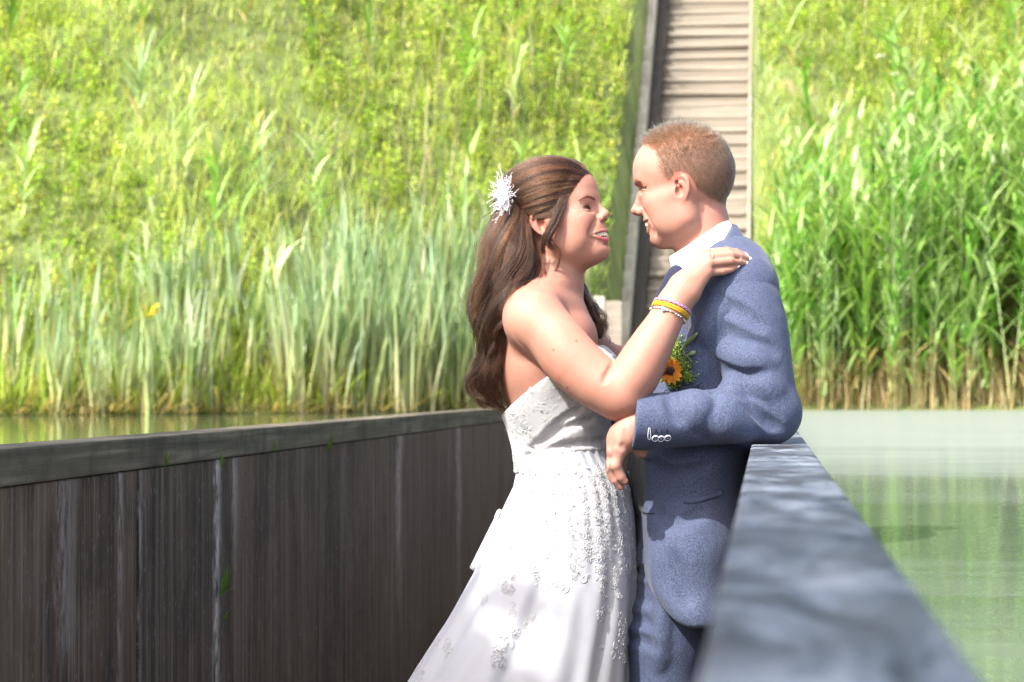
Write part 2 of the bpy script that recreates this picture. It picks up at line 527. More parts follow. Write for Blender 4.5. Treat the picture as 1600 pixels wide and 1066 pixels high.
for i in range(NST):
    h_ = 0.50 + random.uniform(-.05, .05)
    link('side_post', box_mesh('side_post', (SX0 - 0.15 + 0.8, SX0 - 0.006 + 0.8, i * RUN - 0.1, i * RUN + 0.08, (i + 1) * RISE - 0.6, (i + 1) * RISE + h_), SSM, 0.012), st)
    link('side_board', box_mesh('side_board', (SX0 - 0.11 + 0.8, SX0 - 0.03 + 0.8, i * RUN + 0.083, (i + 1) * RUN - 0.103, (i + 1) * RISE - 0.6, (i + 1) * RISE + h_ - .1), SSM), st)
side(SX0, SX0 + 0.17, 0.10, GAPM, 'stringer')  # dark strip added in place of the shaded gap left of the treads
side(SX1 + 0.004, SX1 + 0.055, 0.04, STM, 'stringer')
for (xx, yy, h) in ((-2.17, 30.6, 2.42), (-2.50, 30.7, 2.30)):
    link('end_post', box_mesh('end_post', (xx + 0.8, xx + 0.95, yy - 31.0, yy - 30.88, -0.2, h), SSM, 0.01), st)
link('retaining_board', box_mesh('retaining_board', (-2.01 + 0.8, -1.80 + 0.8, -0.40, -0.34, -0.2, 2.36), STM, 0.004), st)
# ================================================================ vegetation
def leaf_mat(name, trans=0.45, rough=0.5, spec=0.35, tint='tint'):
    g = NT(name)
    c = g.attr(tint)
    n = g.noise(g.pos(), 9.0, 3)
    c2 = g.mix(g.ramp(n, [(0.3, 0.0), (0.7, 0.35)]), c, g.mix(1.0, c, (0.75, 0.85, 0.6), 'MULTIPLY'))
    b = g.bsdf(c2, rough, spec=spec)
    t = g.n('ShaderNodeBsdfTranslucent'); g.set(t.inputs[0], g.mix(1.0, c2, (0.95, 1.05, 0.55), 'MULTIPLY'))
    mx = g.n('ShaderNodeMixShader'); mx.inputs[0].default_value = trans
    g.t.links.new(b, mx.inputs[1]); g.t.links.new(t.outputs[0], mx.inputs[2])
    return g.done(mx.outputs[0])
LEAFM = leaf_mat('foliage', 0.5)
REEDM = leaf_mat('reed_leaf', 0.35, 0.42, 0.5)

def blades(P, L, W, az, lean, droop, nseg, col0, col1, prof=None, yawtwist=None):
    """many blades at once: P (n,3) roots, L lengths, W widths, az heading, lean start tilt from vertical, droop added tilt"""
    n = len(P)
    t = np.linspace(0, 1, nseg + 1)
    ds = L / nseg
    pos = np.repeat(P[:, None, :], nseg + 1, 1).astype(float)
    cur = P.astype(float).copy()
    for i in range(1, nseg + 1):
        ang = lean + droop * (t[i] - 0.5 / nseg) ** 1.3
        d = np.stack([np.sin(ang) * np.cos(az), np.sin(ang) * np.sin(az), np.cos(ang)], -1)
        cur = cur + d * ds[:, None]
        pos[:, i] = cur
    tw = az + pi / 2 if yawtwist is None else az + pi / 2 + yawtwist
    side = np.stack([np.cos(tw), np.sin(tw), np.zeros(n)], -1)
    if prof is None:
        prof = np.interp(t, [0, 0.25, 0.6, 1], [0.75, 1.0, 0.8, 0.04])
    else:
        prof = np.interp(t, np.linspace(0, 1, len(prof)), prof)
    off = side[:, None, :] * (W[:, None] * prof[None] * 0.5)[..., None]
    V = np.stack([pos - off, pos + off], 2).reshape(n, -1, 3)      # n,(nseg+1)*2,3
    m = (nseg + 1) * 2
    f = np.array([(2 * i, 2 * i + 1, 2 * i + 3, 2 * i + 2) for i in range(nseg)])
    Fq = (np.arange(n)[:, None, None] * m + f[None]).reshape(-1, 4)
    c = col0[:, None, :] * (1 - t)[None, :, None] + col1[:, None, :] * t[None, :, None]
    C = np.repeat(c, 2, axis=1).reshape(-1, 3)
    return V.reshape(-1, 3), Fq, C

def jitter_col(n, cols, p=None, v=0.18):
    cols = np.array(cols)
    k = RNG.choice(len(cols), n, p=p)
    return cols[k] * (1 + RNG.normal(0, v, (n, 1))).clip(0.5, 1.6) * (1 + RNG.normal(0, 0.06, (n, 3)))

def in_stairs(x, y, pad=0.0):
    return (x > -2.10 - pad) & (x < -0.14 + pad) & (y > 30.2)

YG = [(0.38, 0.44, 0.095), (0.45, 0.48, 0.13), (0.30, 0.38, 0.065), (0.50, 0.48, 0.20), (0.22, 0.31, 0.05)]
# ---- hillside grass
def hill_points(n, dmin, dmax, xmin=-17, xmax=9):
    x = RNG.uniform(xmin, xmax, n); d = RNG.uniform(dmin, dmax, n)
    y = shore_y(x) + d
    keep = ~in_stairs(x, y, 0.05)
    x, y = x[keep], y[keep]
    return np.stack([x, y, hill_z(x, y) - 0.03], -1)
def patch_noise(P, s, seed):
    r = np.random.default_rng(seed)
    v = np.zeros(len(P))
    for k in range(6):
        a = r.uniform(0, 2 * pi); f = s * r.uniform(0.6, 2.0)
        v += np.sin((P[:, 0] * cos(a) + P[:, 1] * sin(a)) * f + r.uniform(0, 6.28))
    return v / 6 * 1.8
P = hill_points(66000, 0.3, 18)
n = len(P)
pn = patch_noise(P, 1.1, 3)
L = RNG.uniform(0.18, 0.48, n) * (1 + 0.35 * pn)
c = jitter_col(n, YG, [0.34, 0.28, 0.2, 0.1, 0.08]) * (1 + 0.22 * pn[:, None])
c[:, 1] *= 1.02
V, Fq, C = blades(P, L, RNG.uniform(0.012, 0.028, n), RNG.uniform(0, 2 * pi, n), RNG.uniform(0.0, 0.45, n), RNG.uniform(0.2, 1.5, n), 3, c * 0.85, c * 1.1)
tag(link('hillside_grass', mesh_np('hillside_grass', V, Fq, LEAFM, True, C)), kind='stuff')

# ---- leafy weeds: upright stems with many small leaves
def weeds(n, dmin, dmax, hmin, hmax, leafn, ll, cols, p, seed, xmin=-17, xmax=9, thr=-0.3):
    P = hill_points(n, dmin, dmax, xmin, xmax)
    pn = patch_noise(P, 0.9, seed)
    P = P[pn > thr]; n = len(P)
    H = RNG.uniform(hmin, hmax, n); az = RNG.uniform(0, 2 * pi, n); ln = RNG.uniform(0, 0.35, n)
    base = jitter_col(n, cols, p)
    k = leafn
    t = RNG.uniform(0.15, 1.0, (n, k))
    root = P[:, None, :] + np.stack([np.sin(ln) * np.cos(az), np.sin(ln) * np.sin(az), np.cos(ln)], -1)[:, None, :] * (H[:, None] * t)[..., None]
    root = root.reshape(-1, 3) + RNG.normal(0, 0.025, (n * k, 3))
    m = n * k
    lc = np.repeat(base, k, 0) * (1 + RNG.normal(0, 0.15, (m, 1)))
    LL = RNG.uniform(0.6, 1.25, m) * ll * np.repeat(RNG.uniform(0.7, 1.3, n), k)
    V1, F1, C1 = blades(root, LL, LL * RNG.uniform(0.35, 0.6, m), RNG.uniform(0, 2 * pi, m), RNG.uniform(0.5, 1.3, m), RNG.uniform(0.1, 0.9, m), 2, lc * 0.95, lc * 1.05, [0.3, 1.0, 0.1])
    V2, F2, C2 = blades(P, H, np.full(n, 0.012), az, ln, np.full(n, 0.05), 2, base * 0.8, base * 0.9)
    return np.concatenate([V1, V2]), np.concatenate([F1, F2 + len(V1)]), np.concatenate([C1, C2])
V, Fq, C = weeds(13000, 1.2, 17.5, 0.25, 0.75, 18, 0.080, [(0.29, 0.40, 0.070), (0.38, 0.46, 0.095), (0.17, 0.28, 0.04), (0.44, 0.47, 0.15)], [0.36, 0.32, 0.16, 0.16], 11)
tag(link('hillside_weeds', mesh_np('hillside_weeds', V, Fq, LEAFM, True, C)), kind='stuff')
# yellow-green flowering tops scattered through them
P = hill_points(2400, 2.5, 17); P = P[patch_noise(P, 0.8, 21) > 0.15]
P[:, 2] += RNG.uniform(0.35, 0.75, len(P))
n = len(P); k = 5
R_ = np.repeat(P, k, 0) + RNG.normal(0, 0.03, (n * k, 3))
c = jitter_col(n * k, [(0.55, 0.45, 0.03), (0.50, 0.50, 0.10), (0.60, 0.55, 0.30), (0.42, 0.30, 0.05)], [0.35, 0.4, 0.1, 0.15])
V, Fq, C = blades(R_, RNG.uniform(0.02, 0.05, n * k), RNG.uniform(0.02, 0.045, n * k), RNG.uniform(0, 6.28, n * k), RNG.uniform(0.3, 1.5, n * k), RNG.uniform(0, .5, n * k), 2, c, c, [0.5, 1, 0.4])
tag(link('hillside_blossom', mesh_np('hillside_blossom', V, Fq, LEAFM, True, C)), kind='stuff')
# dry standing stems
P = hill_points(2600, 0.8, 12); P = P[patch_noise(P, 0.7, 33) > 0.1]; n = len(P)
c = jitter_col(n, [(0.42, 0.36, 0.20), (0.36, 0.27, 0.15), (0.46, 0.42, 0.28)])
V, Fq, C = blades(P, RNG.uniform(0.5, 1.3, n), RNG.uniform(0.008, 0.02, n), RNG.uniform(0, 6.28, n), RNG.uniform(0, .25, n), RNG.uniform(0, .4, n), 3, c, c)
tag(link('dry_stems', mesh_np('dry_stems', V, Fq, LEAFM, True, C)), kind='stuff')

# ---- right bank: common reed. a stem with long pointed leaves all the way up
REEDC = [(0.24, 0.39, 0.10), (0.31, 0.44, 0.17), (0.16, 0.33, 0.05), (0.38, 0.47, 0.24), (0.08, 0.22, 0.02)]
def reed_arrays(P, H, az, ln):
    """reed plants: stem, leaves, dry lower part"""
    n = len(P)
    base = jitter_col(n, REEDC, [0.3, 0.25, 0.2, 0.15, 0.1])
    straw = jitter_col(n, [(0.50, 0.40, 0.22), (0.44, 0.33, 0.17)])
    Vs, Fs, Cs = blades(P, H, RNG.uniform(0.016, 0.026, n), az, ln, np.full(n, 0.12), 5, base, base * 0.9, [1, 1, 0.9, 0.8, 0.6, 0.3])
    tt = np.tile(np.repeat(np.linspace(0, 1, 6), 2), n)
    w = np.clip((0.30 - tt) / 0.22, 0, 1)[:, None]
    Cs = Cs * (1 - w) + np.repeat(straw, 12, 0) * w
    k = 13
    t = np.linspace(0.14, 0.97, k)[None] + RNG.normal(0, 0.015, (n, k))
    Vv = Vs.reshape(n, 6, 2, 3).mean(2)
    f = np.clip(t * 5, 0, 4.999); i0 = f.astype(int); fr = (f - i0)[..., None]
    ii = np.arange(n)[:, None]
    root = (Vv[ii, i0] * (1 - fr) + Vv[ii, i0 + 1] * fr).reshape(-1, 3)
    m = n * k
    side = np.tile(np.arange(k) % 2, n) * pi
    # leaves of a stand lie mostly to the lee side
    la = np.repeat(RNG.uniform(0, 2 * pi, n), k) + side + RNG.normal(0, 0.5, m)
    LL = np.repeat(RNG.uniform(0.8, 1.2, n), k) * np.tile(np.interp(np.linspace(0, 1, k), [0, .2, .7, 1], [.40, .66, .74, .46]), n) * RNG.uniform(.8, 1.2, m)
    lc = np.repeat(base, k, 0) * (1 + RNG.normal(0, .14, (m, 1)))
    dry = (np.tile(np.linspace(0, 1, k), n) < 0.16) & (RNG.random(m) < 0.6)
    lc[dry] = jitter_col(dry.sum(), [(0.46, 0.36, 0.18)])
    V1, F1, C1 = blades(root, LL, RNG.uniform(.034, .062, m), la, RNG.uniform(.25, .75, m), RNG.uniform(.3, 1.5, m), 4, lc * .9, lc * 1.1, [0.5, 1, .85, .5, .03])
    return np.concatenate([Vs, V1]), np.concatenate([Fs, F1 + len(Vs)]), np.concatenate([Cs, C1])
def reed_sites(n, d0, d1, x0, x1):
    x = RNG.uniform(x0, x1, n)
    y = shore_y(x) + RNG.uniform(d0, d1, n)
    return np.stack([x, y, np.maximum(hill_z(x, y), WATER_Z) - 0.1], -1)
CC = np.stack([RNG.uniform(0.3, 7.5, 46), RNG.uniform(0.3, 2.6, 46)], -1)
def reed_clumps(n):
    k = RNG.integers(0, len(CC), n)
    x = np.clip(CC[k, 0] + RNG.normal(0, .16, n), .2, 8); y = shore_y(x) + np.clip(CC[k, 1] + RNG.normal(0, .22, n), .2, 3)
    return np.stack([x, y, np.maximum(hill_z(x, y), WATER_Z) - 0.1], -1)
def reed_height(P):
    # stand lower beside the stairs, tallest around the middle of the bed
    return np.interp(P[:, 0], [-0.2, 0.4, 1.0, 1.8, 2.6, 4.5], [1.5, 2.3, 2.9, 3.35, 3.2, 3.2]) * RNG.uniform(0.78, 1.08, len(P))
P = reed_clumps(680)
V, Fq, C = reed_arrays(P, reed_height(P), RNG.uniform(0, 6.28, len(P)), RNG.uniform(0, .12, len(P)))
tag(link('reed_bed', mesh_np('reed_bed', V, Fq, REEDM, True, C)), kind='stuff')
RG = 'front row of reeds on the right bank'
protos = []
for k in range(14):
    h = 0.78 + 0.025 * k
    V, Fq, C = reed_arrays(np.zeros((1, 3)), np.array([3.0 * h]), RNG.uniform(0, 6.28, 1), RNG.uniform(0.0, .14, 1))
    protos.append(mesh_np('reed', V, Fq, REEDM, True, C))
P = reed_sites(120, -0.08, 0.28, 0.25, 5.2)
for i, q in enumerate(P):
    s = float(reed_height(q[None])[0]) / 2.9
    o = link('reed', protos[i % 14], None, q, (0, 0, random.uniform(0, 6.28)))
    o.scale = (s, s, s)
    tag(o, 'tall green reed with straw stem in the front row of the right bank', 'reed', RG)

# single reed shoots scattered up the slopes
P = hill_points(230, 1.5, 16); n = len(P)
V, Fq, C = reed_arrays(P, RNG.uniform(.9, 1.7, n), RNG.uniform(0, 6.28, n), RNG.uniform(0, .2, n))
tag(link('slope_reeds', mesh_np('slope_reeds', V, Fq, REEDM, True, C)), kind='stuff')
# dark litter and straw at the foot of the reed bed
P = reed_sites(2200, -0.05, 1.2, 0.1, 6.5); n = len(P)
c = jitter_col(n, [(0.46, 0.37, 0.20), (0.36, 0.26, 0.13), (0.24, 0.17, 0.08), (0.50, 0.44, 0.28)])
V, Fq, C = blades(P, RNG.uniform(.35, .95, n), RNG.uniform(.010, .024, n), RNG.uniform(0, 6.28, n), RNG.uniform(0, .35, n), RNG.uniform(0, .9, n), 3, c, c)
tag(link('reed_straw', mesh_np('reed_straw', V, Fq, LEAFM, True, C)), kind='stuff')

# ---- left bank: cattail leaves, grey-green, standing in fans
CATC = [(0.19, 0.31, 0.18), (0.25, 0.37, 0.25), (0.14, 0.26, 0.10), (0.29, 0.38, 0.19)]
def cattail(n, hh, spread=0.10):
    P = np.stack([RNG.normal(0, spread, n), RNG.normal(0, spread, n), np.full(n, -0.06)], -1)
    c = jitter_col(n, CATC)
    base = jitter_col(n, [(0.34, 0.38, 0.14), (0.42, 0.38, 0.20)])
    return blades(P, hh * RNG.uniform(.7, 1.1, n), RNG.uniform(.036, .062, n), RNG.uniform(0, 6.28, n), RNG.uniform(.01, .20, n), np.abs(RNG.normal(.05, .25, n)), 5, base, c, [.9, 1, 1, .8, .5, .04], RNG.normal(0, .9, n))
cps = []
for k in range(10):
    V, Fq, C = cattail(10, 1.75)
    cps.append(mesh_np('cattail', V, Fq, REEDM, True, C))
def cat_density(x):
    return np.interp(x, [-10, -8, -7.2, -6.6, -6.1, -5.6, -5.0, -3.0, -1.7], [.06, .06, .3, .55, .08, .35, .9, 1.0, 1.0])
def cat_sites(n, d0, d1):
    x = RNG.uniform(-10, -2.55, n * 3)
    x = x[RNG.random(len(x)) < cat_density(x)][:n]
    y = shore_y(x) + RNG.uniform(d0, d1, len(x))
    return np.stack([x, y, np.maximum(hill_z(x, y), WATER_Z)], -1)
P = cat_sites(110, -0.15, 0.5)
for i, q in enumerate(P):
    o = link('cattail', cps[i % 10], None, q, (0, 0, random.uniform(0, 6.28)))
    s = random.uniform(0.72, 1.12) * float(np.interp(q[0], [-8, -5.8, -4.8], [.62, .72, 1.0])); o.scale = (s, s, s)
    tag(o, 'grey-green cattail clump at the water edge on the left bank', 'cattail', 'cattails along the left bank')
P = cat_sites(340, 0.4, 2.2); n = len(P)
Sx = Soup()
for q in P:
    V, Fq, C = cattail(6, random.uniform(1.2, 2.0) * float(np.interp(q[0], [-8, -5.8, -4.8], [.6, .7, 1.0])), 0.16)
    Sx.add(V + q, Fq, None, C)
tag(link('cattail_bed', Sx.build('cattail_bed', REEDM)), kind='stuff')
# fresh grass and brown litter at the left waterline
x = RNG.uniform(-12, -2.3, 5200); y = shore_y(x) + RNG.uniform(-.15, 2.2, len(x))
P = np.stack([x, y, np.maximum(hill_z(x, y), WATER_Z) - .03], -1); n = len(P)
c = jitter_col(n, [(0.24, 0.32, 0.04), (0.30, 0.38, 0.05), (0.40, 0.34, 0.16), (0.30, 0.22, 0.10)], [.45, .3, .15, .1])
V, Fq, C = blades(P, RNG.uniform(.25, 1.0, n), RNG.uniform(.012, .028, n), RNG.uniform(0, 6.28, n), RNG.uniform(0, .5, n), RNG.uniform(.1, 1.6, n), 4, c, c * 1.1)
tag(link('bank_grass', mesh_np('bank_grass', V, Fq, LEAFM, True, C)), kind='stuff')
x = RNG.uniform(-12, -2.2, 1500); y = shore_y(x) + RNG.uniform(-.25, .25, len(x))
P = np.stack([x, y, np.full(len(x), WATER_Z + .01)], -1); n = len(P)
c = jitter_col(n, [(0.36, 0.27, 0.13), (0.22, 0.15, 0.07), (0.46, 0.40, 0.22)])
V, Fq, C = blades(P, RNG.uniform(.2, .6, n), RNG.uniform(.01, .03, n), RNG.uniform(0, 6.28, n), RNG.uniform(.8, 1.5, n), RNG.uniform(-.2, .6, n), 3, c, c)
tag(link('bank_litter', mesh_np('bank_litter', V, Fq, LEAFM, True, C)), kind='stuff')
# ================================================================ figure modelling: implicit bodies -> one continuous mesh each
CR, CU, CB = CM[:3, 0], CM[:3, 1], CM[:3, 2]
CP = CM[:3, 3]
def K(px, py, w=0.0):
    """point at w metres in front of the couple's plane, in the couple's own metric frame (right, up, towards the photographer)"""
    t = D0 - w
    return np.array(((px - 800) / F_PX * t, (533 - py) / F_PX * t, w))
def to_world(P):
    P = np.atleast_2d(P)
    return CP + P[:, 0:1] * CR + P[:, 1:2] * CU + (P[:, 2:3] - D0) * CB
PX = 1 / 812.0

class Frame:
    def __init__(self, o, R, s=1.0):
        self.o, self.R, self.s = np.asarray(o, float), np.asarray(R, float), s
    def out(self, p):
        return self.o + self.s * (np.atleast_2d(p) @ self.R.T)
ID = Frame((0, 0, 0), np.eye(3))

class Field:
    def __init__(self, lo, hi, h):
        self.lo = np.asarray(lo, float); self.h = h
        self.n = np.ceil((np.asarray(hi, float) - self.lo) / h).astype(int) + 1
        self.F = np.full(self.n, 0.5, dtype=np.float32)
        self.ax = [self.lo[i] + h * np.arange(self.n[i]) for i in range(3)]
    def block(self, lo, hi):
        i0 = np.clip(np.floor((lo - self.lo) / self.h).astype(int), 0, self.n)
        i1 = np.clip(np.ceil((hi - self.lo) / self.h).astype(int) + 1, 0, self.n)
        if np.any(i1 <= i0): return None, None
        sl = tuple(slice(a, b) for a, b in zip(i0, i1))
        g = np.meshgrid(*[self.ax[i][sl[i]] for i in range(3)], indexing='ij')
        return sl, np.stack(g, -1)
    def op(self, d, lo, hi, k, sub=False):
        m = k + 4 * self.h
        sl, P = self.block(lo - m, hi + m)
        if sl is None: return
        D = d(P).astype(np.float32)
        A = self.F[sl]
        if sub:
            B = -D; hh = np.maximum(k - np.abs(A - B), 0) / max(k, 1e-9)
            self.F[sl] = np.maximum(A, B) + hh * hh * k * 0.25
        else:
            hh = np.maximum(k - np.abs(A - D), 0) / max(k, 1e-9)
            self.F[sl] = np.minimum(A, D) - hh * hh * k * 0.25
    # primitives; c and radii in the units of the frame
    def ell(self, c, r, k=0.01, fr=ID, rot=None, sub=False):
        r = np.asarray(r, float) * fr.s
        o = fr.out(c)[0]
        R = fr.R if rot is None else fr.R @ np.array(Euler([radians(a) for a in rot]).to_matrix())
        ext = np.sqrt(((R * r[None]) ** 2).sum(1))
        def d(P):
            q = (P - o) @ R
            k0 = np.sqrt(((q / r) ** 2).sum(-1)); k1 = np.sqrt(((q / r ** 2) ** 2).sum(-1))
            return k0 * (k0 - 1) / np.maximum(k1, 1e-6)
        self.op(d, o - ext, o + ext, k, sub)
    def cone(self, a, b, ra, rb, k=0.01, fr=ID, sub=False):
        a, b = fr.out(a)[0], fr.out(b)[0]; ra, rb = ra * fr.s, rb * fr.s
        ba = b - a; L2 = max(ba.dot(ba), 1e-12); rm = max(ra, rb)
        def d(P):
            t = np.clip(((P - a) @ ba) / L2, 0, 1)
            q = P - a - t[..., None] * ba
            return np.sqrt((q ** 2).sum(-1)) - (ra + (rb - ra) * t)
        self.op(d, np.minimum(a, b) - rm, np.maximum(a, b) + rm, k, sub)
    def chain(self, pts, rs, k=0.01, fr=ID, sub=False):
        rs = np.broadcast_to(rs, (len(pts),))
        for i in range(len(pts) - 1):
            self.cone(pts[i], pts[i + 1], rs[i], rs[i + 1], k, fr, sub)
    def half(self, o, nrm, k=0.005):
        """keep only the side the normal points away from"""
        o = np.asarray(o, float); nrm = np.asarray(nrm, float); nrm /= np.linalg.norm(nrm)
        g = np.meshgrid(*self.ax, indexing='ij', sparse=True)
        D = ((g[0] - o[0]) * nrm[0] + (g[1] - o[1]) * nrm[1] + (g[2] - o[2]) * nrm[2]).astype(np.float32)
        hh = np.maximum(k - np.abs(self.F - D), 0) / k
        self.F = np.maximum(self.F, D) + hh * hh * k * 0.25
    def sample(self, P):
        q = (P - self.lo) / self.h
        q = np.clip(q, 0, self.n - 1.001)
        i = q.astype(int); f = q - i
        v = 0
        for dx in (0, 1):
            for dy in (0, 1):
                for dz in (0, 1):
                    w = (f[:, 0] if dx else 1 - f[:, 0]) * (f[:, 1] if dy else 1 - f[:, 1]) * (f[:, 2] if dz else 1 - f[:, 2])
                    v = v + w * self.F[i[:, 0] + dx, i[:, 1] + dy, i[:, 2] + dz]
        return v
    def grad(self, P):
        e = self.h * 0.75
        g = np.stack([self.sample(P + np.eye(3)[i] * e) - self.sample(P - np.eye(3)[i] * e) for i in range(3)], -1) / (2 * e)
        return g
    def project(self, P, it=3, lim=None):
        for _ in range(it):
            g = self.grad(P); v = self.sample(P)
            st = (v / np.maximum((g ** 2).sum(1), 0.05))[:, None] * g
            P = P - np.clip(st, -self.h, self.h)
        return P
    def snap(self, P, fr, axis_a=35.0):
        """push head-frame points along a ray from the head's inner axis onto the surface; returns points and normals in the head frame"""
        P = np.asarray(P, float); ax = P.copy(); ax[:, 0] = axis_a; ax[:, 2] *= 0.25
        dr = P - ax; dr /= np.linalg.norm(dr, axis=1)[:, None]
        Q = fr.out(P + dr * 22); D = (fr.out(P + dr * 22) - fr.out(P)); D /= np.linalg.norm(D, axis=1)[:, None]
        for _ in range(160):
            v = self.sample(Q)
            Q = Q - D * np.clip(v * 0.6, 0, 0.0015)[:, None]
        n = self.grad(Q); n /= np.linalg.norm(n, axis=1)[:, None] + 1e-9
        iR = np.linalg.inv(fr.R).T
        return ((Q - fr.o) / fr.s) @ iR, n @ iR
    def mesh(self, keep_largest=True):
        F = self.F; nx, ny, nz = F.shape
        ins = F < 0
        c8 = np.zeros((nx - 1, ny - 1, nz - 1), np.int8)
        for dx in (0, 1):
            for dy in (0, 1):
                for dz in (0, 1):
                    c8 += ins[dx:nx - 1 + dx, dy:ny - 1 + dy, dz:nz - 1 + dz]
        act = (c8 > 0) & (c8 < 8)
        idx = np.full(act.shape, -1, np.int64)
        cells = np.argwhere(act); idx[act] = np.arange(len(cells))
        S = np.zeros((len(cells), 3)); N = np.zeros(len(cells))
        corners = [(a, b, c) for a in (0, 1) for b in (0, 1) for c in (0, 1)]
        val = {c: F[cells[:, 0] + c[0], cells[:, 1] + c[1], cells[:, 2] + c[2]] for c in corners}
        for c in corners:
            for ax in range(3):
                if c[ax] == 0:
                    e = list(c); e[ax] = 1; e = tuple(e)
                    a, b = val[c], val[e]
                    x = (a < 0) != (b < 0)
                    t = np.where(x, a / np.where(np.abs(a - b) < 1e-12, 1, a - b), 0)
                    p = np.array(c, float)[None].repeat(len(cells), 0); p[:, ax] += t
                    S += p * x[:, None]; N += x
        V = self.lo + self.h * (cells + S / N[:, None])
        quads = []
        for ax in range(3):
            o1, o2 = [(1, 2), (2, 0), (0, 1)][ax]
            sl0 = [slice(1, -1)] * 3; sl0[ax] = slice(0, F.shape[ax] - 1)
            sl1 = [slice(1, -1)] * 3; sl1[ax] = slice(1, F.shape[ax])
            A, B = ins[tuple(sl0)], ins[tuple(sl1)]
            e = np.argwhere(A != B)
            if not len(e): continue
            flip = A[tuple(e.T)]
            off = np.ones(3, int); off[ax] = 0
            e = e + off
            def cell(d1, d2):
                q = e.copy(); q[:, o1] -= d1; q[:, o2] -= d2
                return idx[q[:, 0], q[:, 1], q[:, 2]]
            Q = np.stack([cell(1, 1), cell(0, 1), cell(0, 0), cell(1, 0)], -1)
            Q[~flip] = Q[~flip][:, ::-1]
            quads.append(Q)
        Q = np.concatenate(quads); Q = Q[(Q >= 0).all(1)]
        V = self.project(V, 2)
        # light relaxing keeps the net even
        nb = np.zeros_like(V); ct = np.zeros(len(V))
        for a, b in ((0, 1), (1, 2), (2, 3), (3, 0)):
            np.add.at(nb, Q[:, a], V[Q[:, b]]); np.add.at(ct, Q[:, a], 1)
        V = self.project(0.5 * V + 0.5 * nb / np.maximum(ct, 1)[:, None], 2)
        if keep_largest:
            lab = np.arange(len(V))
            for _ in range(400):
                m = lab[Q].min(1); new = lab.copy()
                np.minimum.at(new, Q.ravel(), np.repeat(m, 4))
                new = new[new]
                if (new == lab).all(): break
                lab = new
            vals, cnt = np.unique(lab, return_counts=True)
            keep = np.isin(lab, vals[cnt > 400])
            mp = np.cumsum(keep) - 1
            Q = mp[Q[keep[Q].all(1)]]; V = V[keep]
        nrm = self.grad(V); nrm /= np.linalg.norm(nrm, axis=1)[:, None] + 1e-9
        return V, Q, nrm

def child(name, V, faces, mat, root, smooth=True, cols=None, world=False):
    """mesh given in the couple's frame, made a child of the figure's root"""
    W = V if world else to_world(V)
    rl = np.array(root.matrix_world.translation if root.parent else root.location)
    return link(name, mesh_np(name, W - rl, faces, mat, smooth, cols), root)

def soup_child(name, s, mat, root, smooth=True):
    fs = []
    if s.Q: fs.append(np.concatenate(s.Q))
    if s.T: fs.append(np.concatenate(s.T))
    return child(name, np.concatenate(s.V), fs, mat, root, smooth, np.concatenate(s.C) if s.C else None)

def hair_tones(name, strands, rad, tone, mats, root):
    """strands sorted by tone into one hair object per colour"""
    for k, m in enumerate(mats):
        q = tone == k
        if q.any(): hair_child(name, strands[q], rad[q], m, root)
def hair_child(name, strands, rad, mat, root, taper=0.25):
    """strands (n, m, 3) in the couple's frame -> one hair curves object"""
    n, m = strands.shape[:2]
    W = to_world(strands.reshape(-1, 3)) - np.array(root.location)
    cu = bpy.data.hair_curves.new(name)
    cu.add_curves([m] * n)
    cu.attributes['position'].data.foreach_set('vector', W.astype(np.float32).ravel())
    ra = cu.attributes.get('radius') or cu.attributes.new('radius', 'FLOAT', 'POINT')
    t = np.linspace(0, 1, m)
    prof = np.where(t < 0.6, 1.0, 1 - (1 - taper) * (t - 0.6) / 0.4)
    r = np.broadcast_to(np.asarray(rad, float).reshape(-1, 1) if np.ndim(rad) else np.full((n, 1), rad), (n, 1)) * prof[None]
    ra.data.foreach_set('value', r.astype(np.float32).ravel())
    cu.materials.append(mat)
    return link(name, cu, root)

def resample(P, m):
    P = np.asarray(P, float)
    # smooth spline through the control points, m samples
    n = len(P)
    if n < 3:
        t = np.linspace(0, 1, m)[:, None]; return P[0] * (1 - t) + P[-1] * t
    Pp = np.vstack([2 * P[0] - P[1], P, 2 * P[-1] - P[-2]])
    u = np.linspace(0, n - 1 - 1e-6, m); i = u.astype(int); f = (u - i)[:, None]
    p0, p1, p2, p3 = Pp[i], Pp[i + 1], Pp[i + 2], Pp[i + 3]
    return 0.5 * (2 * p1 + (p2 - p0) * f + (2 * p0 - 5 * p1 + 4 * p2 - p3) * f ** 2 + (3 * p1 - p0 - 3 * p2 + p3) * f ** 3)

def sstep(x, a, b):
    t = np.clip((x - a) / (b - a), 0, 1)
    return t * t * (3 - 2 * t)

